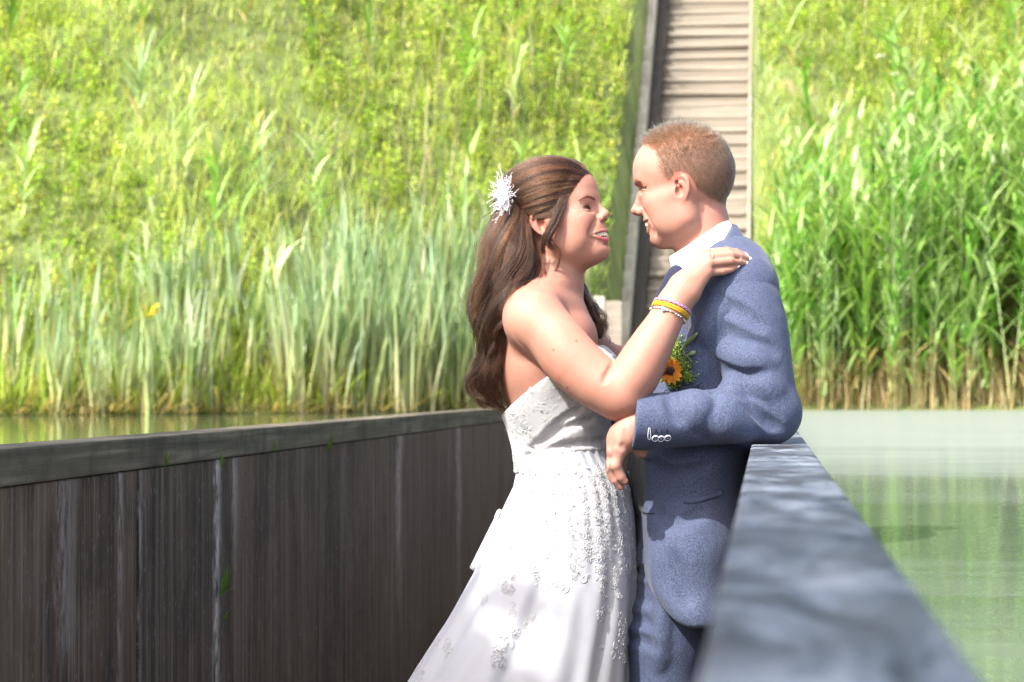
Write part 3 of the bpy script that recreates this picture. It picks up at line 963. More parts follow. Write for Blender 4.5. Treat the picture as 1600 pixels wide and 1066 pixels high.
def skin_mat(name, rough=0.56):
    g = NT(name)
    c = g.attr('tint')
    p = g.pos()
    n1 = g.noise(p, 42, 4, 0.6)
    n2 = g.noise(p, 230, 3, 0.6)
    n0 = g.noise(p, 13, 4, 0.55)
    c = g.mix(g.ramp(n0, [(0.38, 0.0), (0.66, 0.5)]), c, g.mix(1.0, c, (1.04, 0.80, 0.76), 'MULTIPLY'))
    c = g.mix(g.ramp(n0, [(0.32, 0.35), (0.46, 0.0)]), c, g.mix(1.0, c, (1.05, 1.06, 1.02), 'MULTIPLY'))
    c = g.mix(g.ramp(n1, [(0.35, 0.0), (0.70, 0.22)]), c, g.mix(1.0, c, (1.06, 0.80, 0.76), 'MULTIPLY'))
    c = g.mix(g.ramp(n2, [(0.45, 0.0), (0.72, 0.22)]), c, g.mix(1.0, c, (0.90, 0.80, 0.74), 'MULTIPLY'))
    fr = g.voro(p, 95, 'F1', 'Distance')
    c = g.mix(g.math('MULTIPLY', n1, g.ramp(fr, [(0.04, 0.30), (0.10, 0.0)])), c, g.mix(1.0, c, (0.62, 0.45, 0.36), 'MULTIPLY'))
    pores = g.noise(p, 900, 2, 0.6)
    nb = g.bump(g.math('ADD', g.math('MULTIPLY', n2, 0.5), g.math('MULTIPLY', pores, 0.5)), 0.55, 0.0009)
    b = g.bsdf(c, g.math('ADD', rough - 0.06, g.math('MULTIPLY', n2, 0.14)), nb, 0.34, Subsurface_Weight=0.12, Subsurface_Scale=0.007)
    pr = b.node
    pr.inputs['Subsurface Radius'].default_value = (1.0, 0.42, 0.28)
    return g.done(b)

def head_points(fem):
    """landmarks in mm of the head frame: forward, up, side"""
    if fem:
        d = dict(up=[(98, -40.5, 0), (97, -39.8, 6), (91, -40.5, 17), (82, -42.0, 27), (73.5, -43.5, 35)],
                 lo=[(97, -58.5, 0), (94, -57.8, 10), (87.5, -55.0, 20), (80, -50.5, 28), (73, -45.0, 35)],
                 slit=[(95, -48.5, 0), (87, -47.8, 17), (79, -45.8, 27), (74, -44.2, 34)], ey=9.5, brow=[(93, 25.0, 13), (93, 28.0, 22), (87, 31.5, 34), (75, 26.5, 49)])
    else:
        d = dict(up=[(92, -34.4, 0), (91, -33.6, 6), (86, -33.4, 16), (76, -33, 29)],
                 lo=[(88, -57.0, 0), (86, -56.2, 9), (82, -52.0, 19), (75, -36, 32)],
                 slit=[(89, -43.5, 0), (82, -42, 16), (75, -36, 28)], ey=26.0, brow=[(97, 38.5, 10), (97, 41, 20), (91, 43, 33), (80, 40, 46)])
    return d

def head(fd, fr, fem, jaw_drop=0.0):
    """adds a head to the field; units of the frame are mm at adult male size"""
    mm = 0.001
    LM = head_points(fem)
    def E(c, r, k, rot=None, sub=False, both=False):
        fd.ell(c, r, k * mm, fr, rot, sub)
        if both: fd.ell((c[0], c[1], -c[2]), r, k * mm, fr, None if rot is None else (-rot[0], -rot[1], rot[2]), sub)
    def Cn(a, b, ra, rb, k, sub=False, both=False):
        fd.cone(a, b, ra, rb, k * mm, fr, sub)
        if both: fd.cone((a[0], a[1], -a[2]), (b[0], b[1], -b[2]), ra, rb, k * mm, fr, sub)
    def Ch(p, r, k, sub=False, m=0):
        r = np.broadcast_to(r, (len(p),))
        if m:
            q = resample(p, m); r = np.interp(np.linspace(0, 1, m), np.linspace(0, 1, len(p)), r); p = q
        for sgn in (1, -1):
            for i in range(len(p) - 1):
                fd.cone((p[i][0], p[i][1], sgn * p[i][2]), (p[i + 1][0], p[i + 1][1], sgn * p[i + 1][2]), r[i], r[i + 1], k * mm, fr, sub)
    ey = LM['ey']
    def Sn(p, r, depth, k, sub, m=12):
        """chain laid on the surface: cut in by depth, or raised by depth"""
        r = np.broadcast_to(r, (len(p),)); depth = np.broadcast_to(depth, (len(p),))
        t = np.linspace(0, 1, m); t0 = np.linspace(0, 1, len(p))
        q = resample(p, m); r = np.interp(t, t0, r); dp = np.interp(t, t0, depth)
        for sgn in (1, -1):
            qs = q * np.array((1, 1, sgn))
            S_, n_ = fd.snap(qs, fr)
            C_ = S_ + n_ * ((r - dp) if sub else (dp - r))[:, None]
            for i in range(m - 1):
                fd.cone(C_[i], C_[i + 1], r[i], r[i + 1], k * mm, fr, sub)
    if fem:
        E((-4, 48, 0), (93, 82, 74), 4)
        E((30, 54, 0), (68, 58, 61), 30)
        E((-38, 28, 0), (58, 60, 64), 20)
    else:
        E((0, 48, 0), (89, 81, 74), 4)
        E((32, 56, 0), (65, 58, 61), 30)
        E((-32, 28, 0), (54, 60, 63), 20)
    E((48, -6, 0), (46, 60, 56), 25)
    if fem:
        Cn((88, 33, 6), (78, 35, 34), 7.5, 7, 14, both=True)
    else:
        Cn((87, 42, 7), (77, 44, 37), 10, 8, 12, both=True)
    if fem:
        E((64, -34, 0), (32, 34, 33), 18)
    else:
        E((59, -32, 0), (31, 34, 34), 18)
    Cn((60, -2, 48), (12, 2, 62), 9, 8, 22, both=True)
    Cn((8, -46, 50), (68, -76, 16), 14, 14, 22, both=True)
    Cn((8, -46, 50), (2, -4, 60), 12, 10, 18, both=True)
    E((26, -32, 46), (32, 40, 18), 22, both=True)
    E((44, -34, 42), (30, 36, 19), 22, both=True)
    E((46, -66, 0), (42, 22, 38), 20)
    if fem:
        E((80, -76, 0), (14, 15, 18), 16)
        E((22, -76, 0), (46, 24, 36), 25)
        E((67, -12, 38), (19, 18, 17), 16, both=True)
        E((53, -32, 42), (18, 24, 15), 18, both=True)
        E((80, -42, 0), (16, 19, 32), 14)
    else:
        E((74, -72, 0), (14, 16, 18), 14)
        E((26, -66, 0), (40, 20, 36), 22)
        E((65, -9, 38), (18, 17, 17), 16, both=True)
        E((53, -34, 40), (18, 26, 15), 18, both=True)
        E((78, -40, 0), (15, 18, 27), 14)
    # eye sockets
    E((101, ey + 0.5, 30), (15 if fem else 18, 9.0, 16), 9, None, True, True)
    if not fem:
        E((98, 28, 0), (9, 8, 12), 7, None, True)
    # nose
    if fem:
        Cn((88, 24, 0), (105, -4, 0), 6.0, 7.6, 9)
        E((107.5, -8.0, 0), (7.8, 7.0, 7.4), 6)
        E((97, -14.0, 10.5), (10.5, 7.2, 5.8), 4, (0, -12, 0), both=True)
        Cn((107, -14.5, 0), (95, -19, 0), 4, 4, 4)
        E((102, -19.5, 6.5), (5, 2.4, 2.6), 2, None, True, True)
        Sn([(98, -4, 15.5), (90.5, -9, 18.5), (88.5, -16, 18), (91, -21, 13)], [1.2, 1.6, 1.6, 1.2], [.3, .9, 1.1, .4], 2.0, True, 8)
    else:
        Cn((86, 30, 0), (104, -2, 0), 6, 7.5, 9)
        E((109, -10, 0), (9.5, 9, 9.5), 6)
        E((97, -15, 12), (11, 8.5, 7), 4, (0, -12, 0), both=True)
        Cn((107, -17, 0), (92, -20, 0), 4.4, 4.4, 4)
        E((101, -21, 7), (5, 2.4, 2.8), 2, None, True, True)
        Sn([(97, -6, 16.5), (89.5, -11, 19.5), (87.5, -18, 19), (90, -22, 13)], [1.2, 1.6, 1.6, 1.2], [.3, .9, 1.1, .4], 2.0, True, 8)
    # eyes: lids over the ball, then a narrow laughing slit
    E((72.0, ey, 31), (13.6, 12.6, 14.6), 5, both=True)
    Cn((80, ey + 10.5, 20), (74, ey + 10.5, 44), 4.5, 4.5, 7, both=True)
    al = np.radians(np.linspace(-60, 88, 13)); tt = np.linspace(0, 1, 13)
    el = np.radians(np.interp(tt, [0, .35, .6, 1], [-6, 5, 4, -9]))
    rr_ = np.interp(tt, [0, .25, .7, 1], [18.0, 14.4, 13.9, 15.2])
    Ch([(72.2 + q * cos(x) * cos(y), ey + q * sin(y), 31 + q * sin(x) * cos(y)) for x, y, q in zip(al, el, rr_)], np.interp(tt, [0, .3, .6, 1], [2.2, 3.0, 2.9, 2.0]) * (1.0 if fem else 1.0), 0.8, True)
    fd.lidline = np.array([(72.2 + 13.7 * cos(x) * cos(y), ey + 13.7 * sin(y), 31 + 13.7 * sin(x) * cos(y)) for x, y in zip(al, el + np.radians(np.interp(tt, [0, .3, .6, 1], [3, 10.5, 10.5, 3])))])
    Sn([(85, ey - 7.0, 20), (84.5, ey - 8.3, 32), (76, ey - 6.5, 43)], 1.6, [.2, .7, .2], 3.0, True, 8)
    Sn([(85, ey + 6.0, 20), (87, ey + 7.4, 29), (80, ey + 6.0, 41)], 1.4, [.2, .6, .3], 2.0, True, 8)
    for db, de in ((-2, 1), (-5, -7), (-8.5, -13)):
        Sn([(76, ey + db, 47), (70, ey + (db + de) * .5, 51), (64, ey + de, 54)], 1.3, [.5, .45, .1], 2.0, True, 6)
    # smile fold from the wing of the nose round the corner of the mouth
    if fem:
        Sn([(88, -16, 20), (82, -24, 27), (78, -31, 33), (74, -39, 37.5), (73, -48, 36), (74, -57, 30)], [3, 3.5, 4, 4, 3.5, 3], [.4, 1.5, 2.3, 2.7, 1.8, .2], 6, True, 14)
    else:
        Sn([(88, -14, 21), (82, -22, 29), (76, -32, 35), (70, -44, 37), (66, -56, 34), (66, -67, 27)], [3, 3.5, 4, 4, 3.5, 3], [.6, 2.2, 2.9, 2.9, 2.0, .3], 6, True, 14)
    fd_lips = {}
    for nm, rr, dd in (('up', [2.0, 2.1, 1.8, 1.2], [.5, .6, .4, .1]), ('lo', [3.8, 3.6, 2.8, 1.4], [1.4, 1.4, 1.0, .2])):
        q = resample(LM[nm], 11); S_, n_ = fd.snap(q, fr); t = np.linspace(0, 1, 11); x4 = [0, .3, .7, 1]
        fd_lips[nm] = S_ + n_ * (np.interp(t, x4, dd) - np.interp(t, x4, rr))[:, None]
    # mouth: opening, then the two lips round it
    sl = LM['slit']
    S_, n_ = fd.snap(np.array(sl), fr)
    sn = S_ - n_ * np.linspace(2.0, 0.5, len(sl))[:, None]
    E((sn[0][0] - 6, sn[0][1], 0), (15, 6.0, 14), 3, None, True)
    fd.mouth = sn
    Ch(sn, np.interp(np.linspace(0, 1, len(sl)), [0, .5, .8, 1], [6.2, 5.8, 4.0, 1.2] if fem else [7.6, 7.2, 5.0, 1.4]), 1.5, True, 9)
    for nm, rr, dd in (('up', [2.0, 2.1, 1.8, 1.2], [.5, .6, .4, .1]), ('lo', [3.8, 3.6, 2.8, 1.4], [1.4, 1.4, 1.0, .2])):
        pts = fd_lips[nm]
        for sgn in (1, -1):
            for i in range(len(pts) - 1):
                t0, t1 = i / (len(pts) - 1), (i + 1) / (len(pts) - 1)
                x4 = [0, .3, .7, 1]
                fd.cone(pts[i] * (1, 1, sgn), pts[i + 1] * (1, 1, sgn), np.interp(t0, x4, rr), np.interp(t1, x4, rr), 2.8 * mm, fr)
    lo = fd_lips['lo'][0]
    Ch([(lo[0] + 0.5, lo[1] - 9.5, 0), (lo[0] - 3, lo[1] - 8.5, 12)], [3.0, 1.5], 6, True)
    fd.lips = fd_lips
    # ears
    es = 0.86
    ce = lambda a: 67.0 + (4 - a) * 0.40
    eo = (0.0, -3.0) if fem else (12.0, 2.0)
    def ear(a, b, dc=0.0):
        a, b = a * es + eo[0], b * es + eo[1]
        return (a, b, ce(a) + dc)
    rim = [(4, 4), (7, 17), (3, 29), (-8, 34), (-19, 30), (-25, 17), (-24, 3), (-17, -10), (-9, -20)]
    E(ear(-7, 5, -1), (17 * es, 26 * es, 3.8), 4, (0, 22, 8), both=True)
    Ch([ear(a, b, 1.5) for a, b in rim], np.array([2.2, 2.9, 3.2, 3.4, 3.4, 3.1, 2.8, 2.8, 3.4]), 2.5, False, 22)
    E(ear(-2, -21, 0.5), (7 * es, 9 * es, 3.8), 4, (0, 22, 0), both=True)
    E(ear(-3, 1, 6), (8, 11, 7.5), 2.5, (0, 22, 6), True, True)
    E(ear(-1, 20, 4), (4.0, 6.0, 2.6), 3.0, (0, 22, 6), True, True)
    Ch([ear(-4, 20, 3.5), ear(-13, 18, 3), ear(-16, 5, 2.6), ear(-12, -8, 2.4)], [1.0, 1.7, 1.7, 1.2], 3.5, False, 12)
    E(ear(5, -3, 1.5), (4.2, 5.5, 3.6), 3, both=True)

def seg_dist(q, pts, m=14):
    pts = resample(pts, m) if m else np.asarray(pts)
    q = q.copy(); q[:, 2] = np.abs(q[:, 2])
    d = np.full(len(q), 99.0)
    for a, b in zip(pts[:-1], pts[1:]):
        ba = b - a
        t = np.clip((q - a) @ ba / ba.dot(ba), 0, 1)
        d = np.minimum(d, np.linalg.norm(q - a - t[:, None] * ba, axis=1))
    return d

def g3(q, c, r, both=True):
    q = q.copy()
    if both: q[:, 2] = np.abs(q[:, 2])
    return np.exp(-(((q - np.array(c)) / np.array(r)) ** 2).sum(1))

def eye_parts(fr, root, iris_rgb, look, ey):
    eye = NT('eyeball')
    c = eye.attr('tint')
    em = eye.done(eye.bsdf(c, 0.12, spec=0.6))
    for sgn in (1, -1):
        n, m = 28, 20
        th = np.linspace(0, pi, m)[:, None]; ph = np.arange(n)[None] * 2 * pi / n
        x = np.cos(th) + 0 * ph; y = np.sin(th) * np.cos(ph); z = np.sin(th) * np.sin(ph)
        V = np.stack([x, y, z], -1).reshape(-1, 3)
        ang = np.arccos(np.clip(V @ np.array(look), -1, 1))
        C = np.where((ang < 0.24)[:, None], (0.004, 0.004, 0.004), np.where((ang < 0.64)[:, None], iris_rgb, (0.42, 0.37, 0.35)))
        i = (np.arange(m - 1)[:, None] * n + np.arange(n)[None])
        j = (np.arange(m - 1)[:, None] * n + (np.arange(n)[None] + 1) % n)
        Fq = np.stack([i, j, j + n, i + n], -1).reshape(-1, 4)
        child('eyeball', fr.out(V * 12.3 + np.array((72.4, ey, 31 * sgn))), Fq, em, root, True, C)

def teeth_part(fr, root, mat, fd):
    s = Soup()
    sl = fd.mouth
    mx = sl[0][0] - 21.5; my = sl[0][1]
    for row, (bc, hh, n) in enumerate(((my + 2.0, 5.0, 14), (my - 6.8, 3.0, 12))):
        for k in range(n):
            f = (k - (n - 1) / 2) * 0.215
            R_ = 21.5 if row == 0 else 20.0
            cx, cz = mx + R_ * cos(f), R_ * 1.22 * sin(f)
            wd = 2.55 if abs(k - (n - 1) / 2) < 1 else 2.3
            bm = bmesh.new(); bmesh.ops.create_uvsphere(bm, u_segments=10, v_segments=8, radius=1)
            V = np.array([v.co[:] for v in bm.verts]); Fc = [[v.index for v in f_.verts] for f_ in bm.faces]; bm.free()
            V = np.sign(V) * np.abs(V) ** 0.6
            V = V * np.array((2.2, hh * (1 - 0.05 * (k % 2)), wd))
            R = np.array(((cos(f), 0, -sin(f)), (0, 1, 0), (sin(f), 0, cos(f))))
            V = V @ R.T + np.array((cx, bc, cz))
            s.add(fr.out(V), np.array([x for x in Fc if len(x) == 4]), np.array([x for x in Fc if len(x) == 3]))
    return soup_child('teeth', s, mat, root)
g = NT('teeth'); TEETHM = g.done(g.bsdf((0.66, 0.60, 0.50), 0.22, spec=0.5, Subsurface_Weight=0.1, Subsurface_Scale=0.003))
g = NT('mouth_inside'); MOUTHM = g.done(g.bsdf((0.10, 0.02, 0.02), 0.4))

def hair_mat(name, col, rough=0.32, vary=0.25, coat=0.0):
    g = NT(name)
    h = g.n('ShaderNodeBsdfHairPrincipled')
    h.parametrization = 'COLOR'
    rnd = g.n('ShaderNodeHairInfo').outputs['Random']
    c = g.mix(rnd, tuple(x * (1 - vary) for x in col), tuple(min(1, x * (1 + vary)) for x in col))
    g.set(h.inputs['Color'], c)
    h.inputs['Roughness'].default_value = rough
    h.inputs['Radial Roughness'].default_value = 0.45
    h.inputs['IOR'].default_value = 1.38
    return g.done(h.outputs[0])
def Rhead(face, yaw, pitch, roll=0.0):
    """columns: forward, up, side towards the photographer; face=+1 looks right, -1 looks left"""
    f = np.array((face * cos(yaw) * cos(pitch), sin(pitch), sin(yaw) * cos(pitch)))
    side = np.array((-face * sin(yaw), 0, cos(yaw)))
    up = np.cross(side, f) * face
    side = side * 1.0
    M = np.stack([f, up, side], -1)
    if roll:
        a = roll; R = np.array(((1, 0, 0), (0, cos(a), -sin(a)), (0, sin(a), cos(a))))
        M = M @ R
    return M
# ================================================================ the bride
FLOOR = lambda p: (p[0], p[1], 0.0)
bw = to_world(K(880, 1636, 0.0))[0]
bride = empty('person', FLOOR(bw))
tag(bride, 'bride in white strapless lace dress with long wavy brown hair, hand on his shoulder', 'person')
FB = Frame(K(869, 352, 0), Rhead(1, radians(22), radians(15)), 0.00095)
fd = Field(K(752, 700, 0) * (1, 1, 0) + (0, 0, -0.24), K(1185, 232, 0) * (1, 1, 0) + (0, 0, 0.29), 0.0021)
# torso first, then the head's finer work on top
fd.ell(K(846, 560, 0), (.088, .13, .160), .01)
fd.ell(K(868, 650, 0), (.078, .12, .115), .04)
fd.cone(K(866, 385, 0), K(860, 478, 0), .052, .057, .03)
fd.cone(K(850, 450, .03), K(828, 490, .135), .046, .046, .05)
fd.cone(K(862, 450, -.03), K(876, 492, -.14), .044, .044, .05)
fd.ell(K(880, 530, .03), (.065, .06, .10), .04)
fd.ell(K(836, 502, .156), (.053, .053, .052), .03)
fd.ell(K(880, 508, -.15), (.055, .06, .055), .03)
# collarbone and throat hollow
fd.cone(K(895, 482, .03), K(856, 470, .13), .010, .009, .03)
armB = [(841, 502, .160, .0475), (868, 530, .184, .0495), (893, 563, .202, .0510), (932, 597, .218, .0480), (962, 613, .226, .045)]
# far arm reaches round him
fd.chain([K(882, 512, -.16), K(960, 590, -.21), K(1010, 560, -.2)], [.05, .045, .04], .03)
tmp = fd.F.copy()
fd.F[:] = 0.5
def smooth_chain(F_, A, m, k):
    A = np.array(A, float); P = resample(np.array([K(*a[:3]) for a in A]), m)
    R_ = resample(np.stack([A[:, 3]] * 3, -1), m)[:, 0]
    F_.chain(P, R_, k)
smooth_chain(fd, armB, 12, .006)
fd.ell(K(978, 621, .224), (.040, .042, .040), .03)
foreB = [(968, 616, .226, .043), (991, 588, .230, .0435), (1008, 558, .230, .0405), (1024, 529, .226, .0355), (1038, 504, .219, .0305), (1049, 482, .212, .0275)]
smooth_chain(fd, foreB, 14, .006)
# hand
fd.chain([K(1049, 482, .212), K(1058, 466, .207), K(1070, 447, .204), K(1104, 410, .186)], [.0270, .0245, .019, .0130], .015)
fd.chain([K(1049, 474, .205), K(1064, 446, .195), K(1104, 397, .169)], [.020, .018, .0110], .015)
fd.chain([K(1062, 478, .207), K(1078, 458, .205), K(1106, 424, .190)], [.018, .0165, .0105], .014)
# thumb lies behind, against his collar
fd.chain([K(1062, 452, .175), K(1082, 425, .150), K(1100, 402, .135)], [.014, .010, .0075], .010)
fingers = [[(1103, 397, .170, .0098), (1136, 393, .158, .0085), (1150, 395, .148, .0076), (1160, 398, .141, .0064)],
           [(1107, 403, .183, .0100), (1142, 399, .168, .0086), (1156, 401, .156, .0078), (1166, 404, .147, .0064)],
           [(1108, 412, .190, .0098), (1140, 408, .174, .0083), (1153, 409, .163, .0075), (1162, 411, .155, .0062)],
           [(1106, 425, .190, .0090), (1129, 424, .180, .0074), (1141, 421, .171, .0068), (1149, 418, .165, .0056)]]
for f in fingers:
    g0 = Field(fd.lo, fd.lo, 1.0) if False else None
    fd.chain([K(*a[:3]) for a in f], [a[3] for a in f], .0022)
for f in fingers:   # knuckles
    fd.ell(K(f[0][0] - 1, f[0][1], f[0][2] + .004), (.0085, .0085, .0075), .006)
for a, b in ((0, 1), (1, 2), (2, 3)):   # grooves between the fingers
    p, q = fingers[a], fingers[b]
    m0 = (np.array(p[0][:3]) + q[0][:3]) / 2 + (5, 0, .006); m1 = (np.array(p[2][:3]) + q[2][:3]) / 2 + (0, 0, .007)
    fd.cone(K(*m0), K(*m1), .0012, .0018, .003, sub=True)
arm = fd.F.copy()
k_ = 0.018
hh = np.maximum(k_ - np.abs(tmp - arm), 0) / k_
fd.F = (np.minimum(tmp, arm) - hh * hh * k_ * 0.25).astype(np.float32)
# creases of the elbow and the armpit
crs = np.array([K(942, 594, .20), K(946, 586, .20), K(952, 576, .20), K(957, 566, .20)])
crs[:, 2] = .32
for _ in range(120):
    v = fd.sample(crs); crs[:, 2] -= np.clip(v * .6, 0, .003)
fd.chain(crs + np.array((0, 0, .0022)), [.003, .0038, .0034, .002], .008, sub=True)
fd.chain([K(802, 575, .215), K(818, 590, .215), K(838, 604, .21)], [.002, .0035, .002], .008, sub=True)
head(fd, FB, True)
V, Q, N = fd.mesh()
q = ((V - FB.o) / FB.s) @ np.linalg.inv(FB.R).T
base = np.array((0.345, 0.190, 0.143))
colr = np.tile(base, (len(V), 1))
inhead = (np.abs(q) < 140).all(1)[:, None]
def blend(c, col, m):
    m = np.clip(m, 0, 1).reshape(-1, 1)
    return c * (1 - m) + np.array(col) * m
fl = g3(q, (70, -14, 40), (22, 20, 22)) * .55 + g3(q, (112, -10, 0), (14, 12, 14), False) * .2 + g3(q, (-6, 2, 74), (24, 34, 14)) * .7
colr = blend(colr, (0.38, 0.145, 0.105), fl * inhead[:, 0])
lipd = np.minimum(seg_dist(q, fd.lips['up'], 0) * 1.35, seg_dist(q, fd.lips['lo'], 0) - .9)
cornr = sstep(np.abs(q[:, 2]), 22, 34)
colr = blend(colr, (0.40, 0.105, 0.11), (1 - sstep(lipd, 3.4 - 1.6 * cornr, 4.6 - 1.8 * cornr)) * (1 - sstep(np.abs(q[:, 2]), 25, 31)) * inhead[:, 0])
ld = seg_dist(q, fd.lidline, 0)
colr = blend(colr, (0.20, 0.10, 0.075), (1 - sstep(ld, 2.2, 7)) * .50 * (q[:, 1] > 10) * inhead[:, 0])
colr = blend(colr, (0.012, 0.008, 0.007), (1 - sstep(ld, 0.9, 2.2)) * inhead[:, 0])
px_s = V / PX
sh = np.exp(-(((V - K(870, 545, .25)) / (.07, .06, .12)) ** 2).sum(1)) + np.exp(-(((V - K(978, 640, .25)) / (.05, .04, .08)) ** 2).sum(1))
colr = blend(colr, (0.38, 0.155, 0.11), sh * .5)
hp = np.exp(-(((V - K(1110, 412, .18)) / (.06, .04, .08)) ** 2).sum(1))
colr = blend(colr, (0.39, 0.225, 0.17), hp)
# two small moles on the upper arm
for (mx, my) in ((887, 606), (865, 547), (901, 533)):
    dd = np.hypot(V[:, 0] - K(mx, my, .25)[0], V[:, 1] - K(mx, my, .25)[1])
    colr = blend(colr, (0.10, 0.045, 0.03), (1 - sstep(dd, .0012, .0028)) * (N[:, 2] > 0) * .8)
child('body', V, Q, skin_mat('bride_skin'), bride, True, colr)
eye_parts(FB, bride, (0.045, 0.028, 0.018), (0.97, 0.05, .12), 9.5)
teeth_part(FB, bride, TEETHM, fd)
BS = fd
# nails: long white almond tips
g = NT('nail'); NAILM = g.done(g.bsdf((0.78, 0.74, 0.72), 0.18, spec=0.6))
for f in fingers:
    p, t_ = K(*f[2][:3]), K(*f[3][:3])
    d = (t_ - p) / np.linalg.norm(t_ - p)
    nrm = np.array((0.0, 0.55, 0.83)); nrm -= d * nrm.dot(d); nrm /= np.linalg.norm(nrm)
    sd = np.cross(d, nrm)
    bm = bmesh.new(); bmesh.ops.create_uvsphere(bm, u_segments=12, v_segments=8, radius=1)
    Vn = np.array([v.co[:] for v in bm.verts]); Fc = [[v.index for v in f_.verts] for f_ in bm.faces]; bm.free()
    wn_ = f[3][3] * 0.85
    X = Vn[:, 0] * 0.0080; Y_ = Vn[:, 1] * wn_ * (1 - 0.35 * np.clip(Vn[:, 0], 0, 1)); Z_ = Vn[:, 2] * .0011 - .18 * Y_ ** 2 / wn_
    P = t_ + d * .0040 + nrm * f[3][3] * .62 + X[:, None] * d + Y_[:, None] * sd + Z_[:, None] * nrm
    child('fingernail', P, [np.array([x for x in Fc if len(x) == 4]), np.array([x for x in Fc if len(x) == 3])], NAILM, bride)

# ---------------------------------------------------------------- dress
def dress_mat(name, base, bump):
    g = NT(name)
    p = g.pos()
    w1 = g.noise(p, 420, 3, 0.6)
    w2 = g.voro(p, 300, 'DISTANCE_TO_EDGE')
    n = g.noise(p, 60, 5, 0.6)
    c = g.mix(g.ramp(n, [(0.35, 0.25), (0.65, 0.0)]), base, tuple(x * 0.86 for x in base))
    nb = g.bump(g.math('ADD', g.math('MULTIPLY', w1, 0.4), g.math('MULTIPLY', w2, 0.6)), bump, 0.0012)
    return g.done(g.bsdf(c, 0.55, nb, 0.3, Sheen_Weight=0.25, Sheen_Roughness=0.4))
BODM = dress_mat('bodice_satin', (0.40, 0.405, 0.42), 0.25)
SKIM = dress_mat('skirt_tulle', (0.365, 0.385, 0.43), 0.12)
LACM = dress_mat('lace_embroidery', (0.47, 0.48, 0.50), 0.3)
bd = Field(K(775, 770, 0) * (1, 1, 0) + (0, 0, -.22), K(1000, 500, 0) * (1, 1, 0) + (0, 0, .24), 0.0026)
bd.ell(K(868, 600, 0), (.098, .10, .150), .01)
bd.ell(K(846, 590, 0), (.090, .13, .163), .02)
bd.ell(K(912, 598, .072), (.072, .074, .072), .03)
bd.ell(K(922, 594, -.062), (.066, .074, .068), .03)
bd.ell(K(876, 655, 0), (.090, .09, .142), .04)
bd.ell(K(884, 712, 0), (.0925, .07, .130), .05)
bd.ell(K(893, 765, 0), (.110, .07, .155), .05)
# gathered pleats running down to the waist seam
for i, (x0, y0, x1, y1) in enumerate([(846, 690, 905, 640), (830, 702, 925, 655), (822, 716, 945, 690), (850, 720, 955, 715)]):
    m = bd.n
    n = 10
    pts = [K(x0 + (x1 - x0) * t, y0 + (y1 - y0) * t - 6 * sin(pi * t), .135 - .03 * abs(t - .3)) for t in np.linspace(0, 1, n)]
    pts = np.array(pts)
    # lay it on the surface
    for _ in range(60):
        v = bd.sample(pts); pts[:, 2] -= np.clip(v, -.004, .004)
    bd.chain(pts, [.0035] * n, .012, sub=True)
top = K(845, 596, .15); tb = K(790, 641, .08); tf = K(935, 534, .09)
nrm = np.cross(tf - tb, np.array((0, 0.10, 1.0))); nrm = nrm if nrm[1] > 0 else -nrm
bd.half(tb * .5 + tf * .5, nrm, .004)
bd.half(K(890, 738, 0), (0, -1, 0), .004)
Vb, Qb, Nb = bd.mesh()
# waist seam: a soft step
ysm = (533 - Vb[:, 1] / (D0 - Vb[:, 2]) * F_PX)
Vb = Vb + Nb * (0.0022 * np.sin(Vb[:, 0] * 95 + Vb[:, 1] * 60) * sstep(ysm, 640, 700))[:, None] * .6
child('bodice', Vb, Qb, BODM, bride)

SK_Y = [698, 712, 730, 760, 800, 850, 900, 950, 975, 1000, 1066, 1200, 1400, 1630]
SK_L = [812, 811, 809, 803, 784, 762, 738, 710, 695, 678, 635, 560, 470, 410]
SK_R = [956, 962, 972, 984, 990, 993, 994, 993, 992, 991, 990, 988, 985, 980]
SK_D = [.131, .135, .142, .155, .172, .188, .202, .216, .224, .232, .250, .29, .33, .36]
sy = np.concatenate([np.linspace(700, 1090, 150), np.linspace(1100, 1632, 50)])
n_t = 360
th = np.arange(n_t) * 2 * pi / n_t
def skirt_pt(y, t, off=0.0):
    l, r, d = np.interp(y, SK_Y, SK_L), np.interp(y, SK_Y, SK_R), np.interp(y, SK_Y, SK_D)
    a = (r - l) / 2 * PX; cx = (l + r) / 2
    ct, s_ = np.cos(t), np.sin(t)
    e = 0.92
    X = np.sign(ct) * np.abs(ct) ** e * a; W = np.sign(s_) * np.abs(s_) ** e * d
    k = sstep(y, 760, 1000)
    f = .010 * np.sin(9 * t + 1.2) + .007 * np.sin(15 * t + .7 + y * .004) + .005 * np.sin(23 * t + 2.1 - y * .006)
    f += .012 * np.exp(-((t - 1.15 - (y - 900) * .0006) / .10) ** 2) + .010 * np.exp(-((t - 0.62) / .07) ** 2) - .010 * np.exp(-((t - 1.75) / .12) ** 2)
    f = f * k * .38 + off + 0.0012 * np.sin(31 * t + y * .05) * (1 - k)
    X = X + f * ct; W = W + f * s_
    base = np.stack([(cx - 800) / F_PX * D0 * np.ones_like(t), (533 - y) / F_PX * D0 + 0 * t, 0 * t], -1)
    base[..., 0] += X; base[..., 2] += W
    # keep heights true for the nearer side
    return base
YY, TT = np.meshgrid(sy, th, indexing='ij')
Vs = skirt_pt(YY.ravel(), TT.ravel())
i = np.arange(len(sy) - 1)[:, None] * n_t; j = np.arange(n_t)[None]; j2 = (j + 1) % n_t
Qs = np.stack([i + j, i + n_t + j, i + n_t + j2, i + j2], -1).reshape(-1, 4)
child('skirt', Vs, Qs[:, ::-1], SKIM, bride)
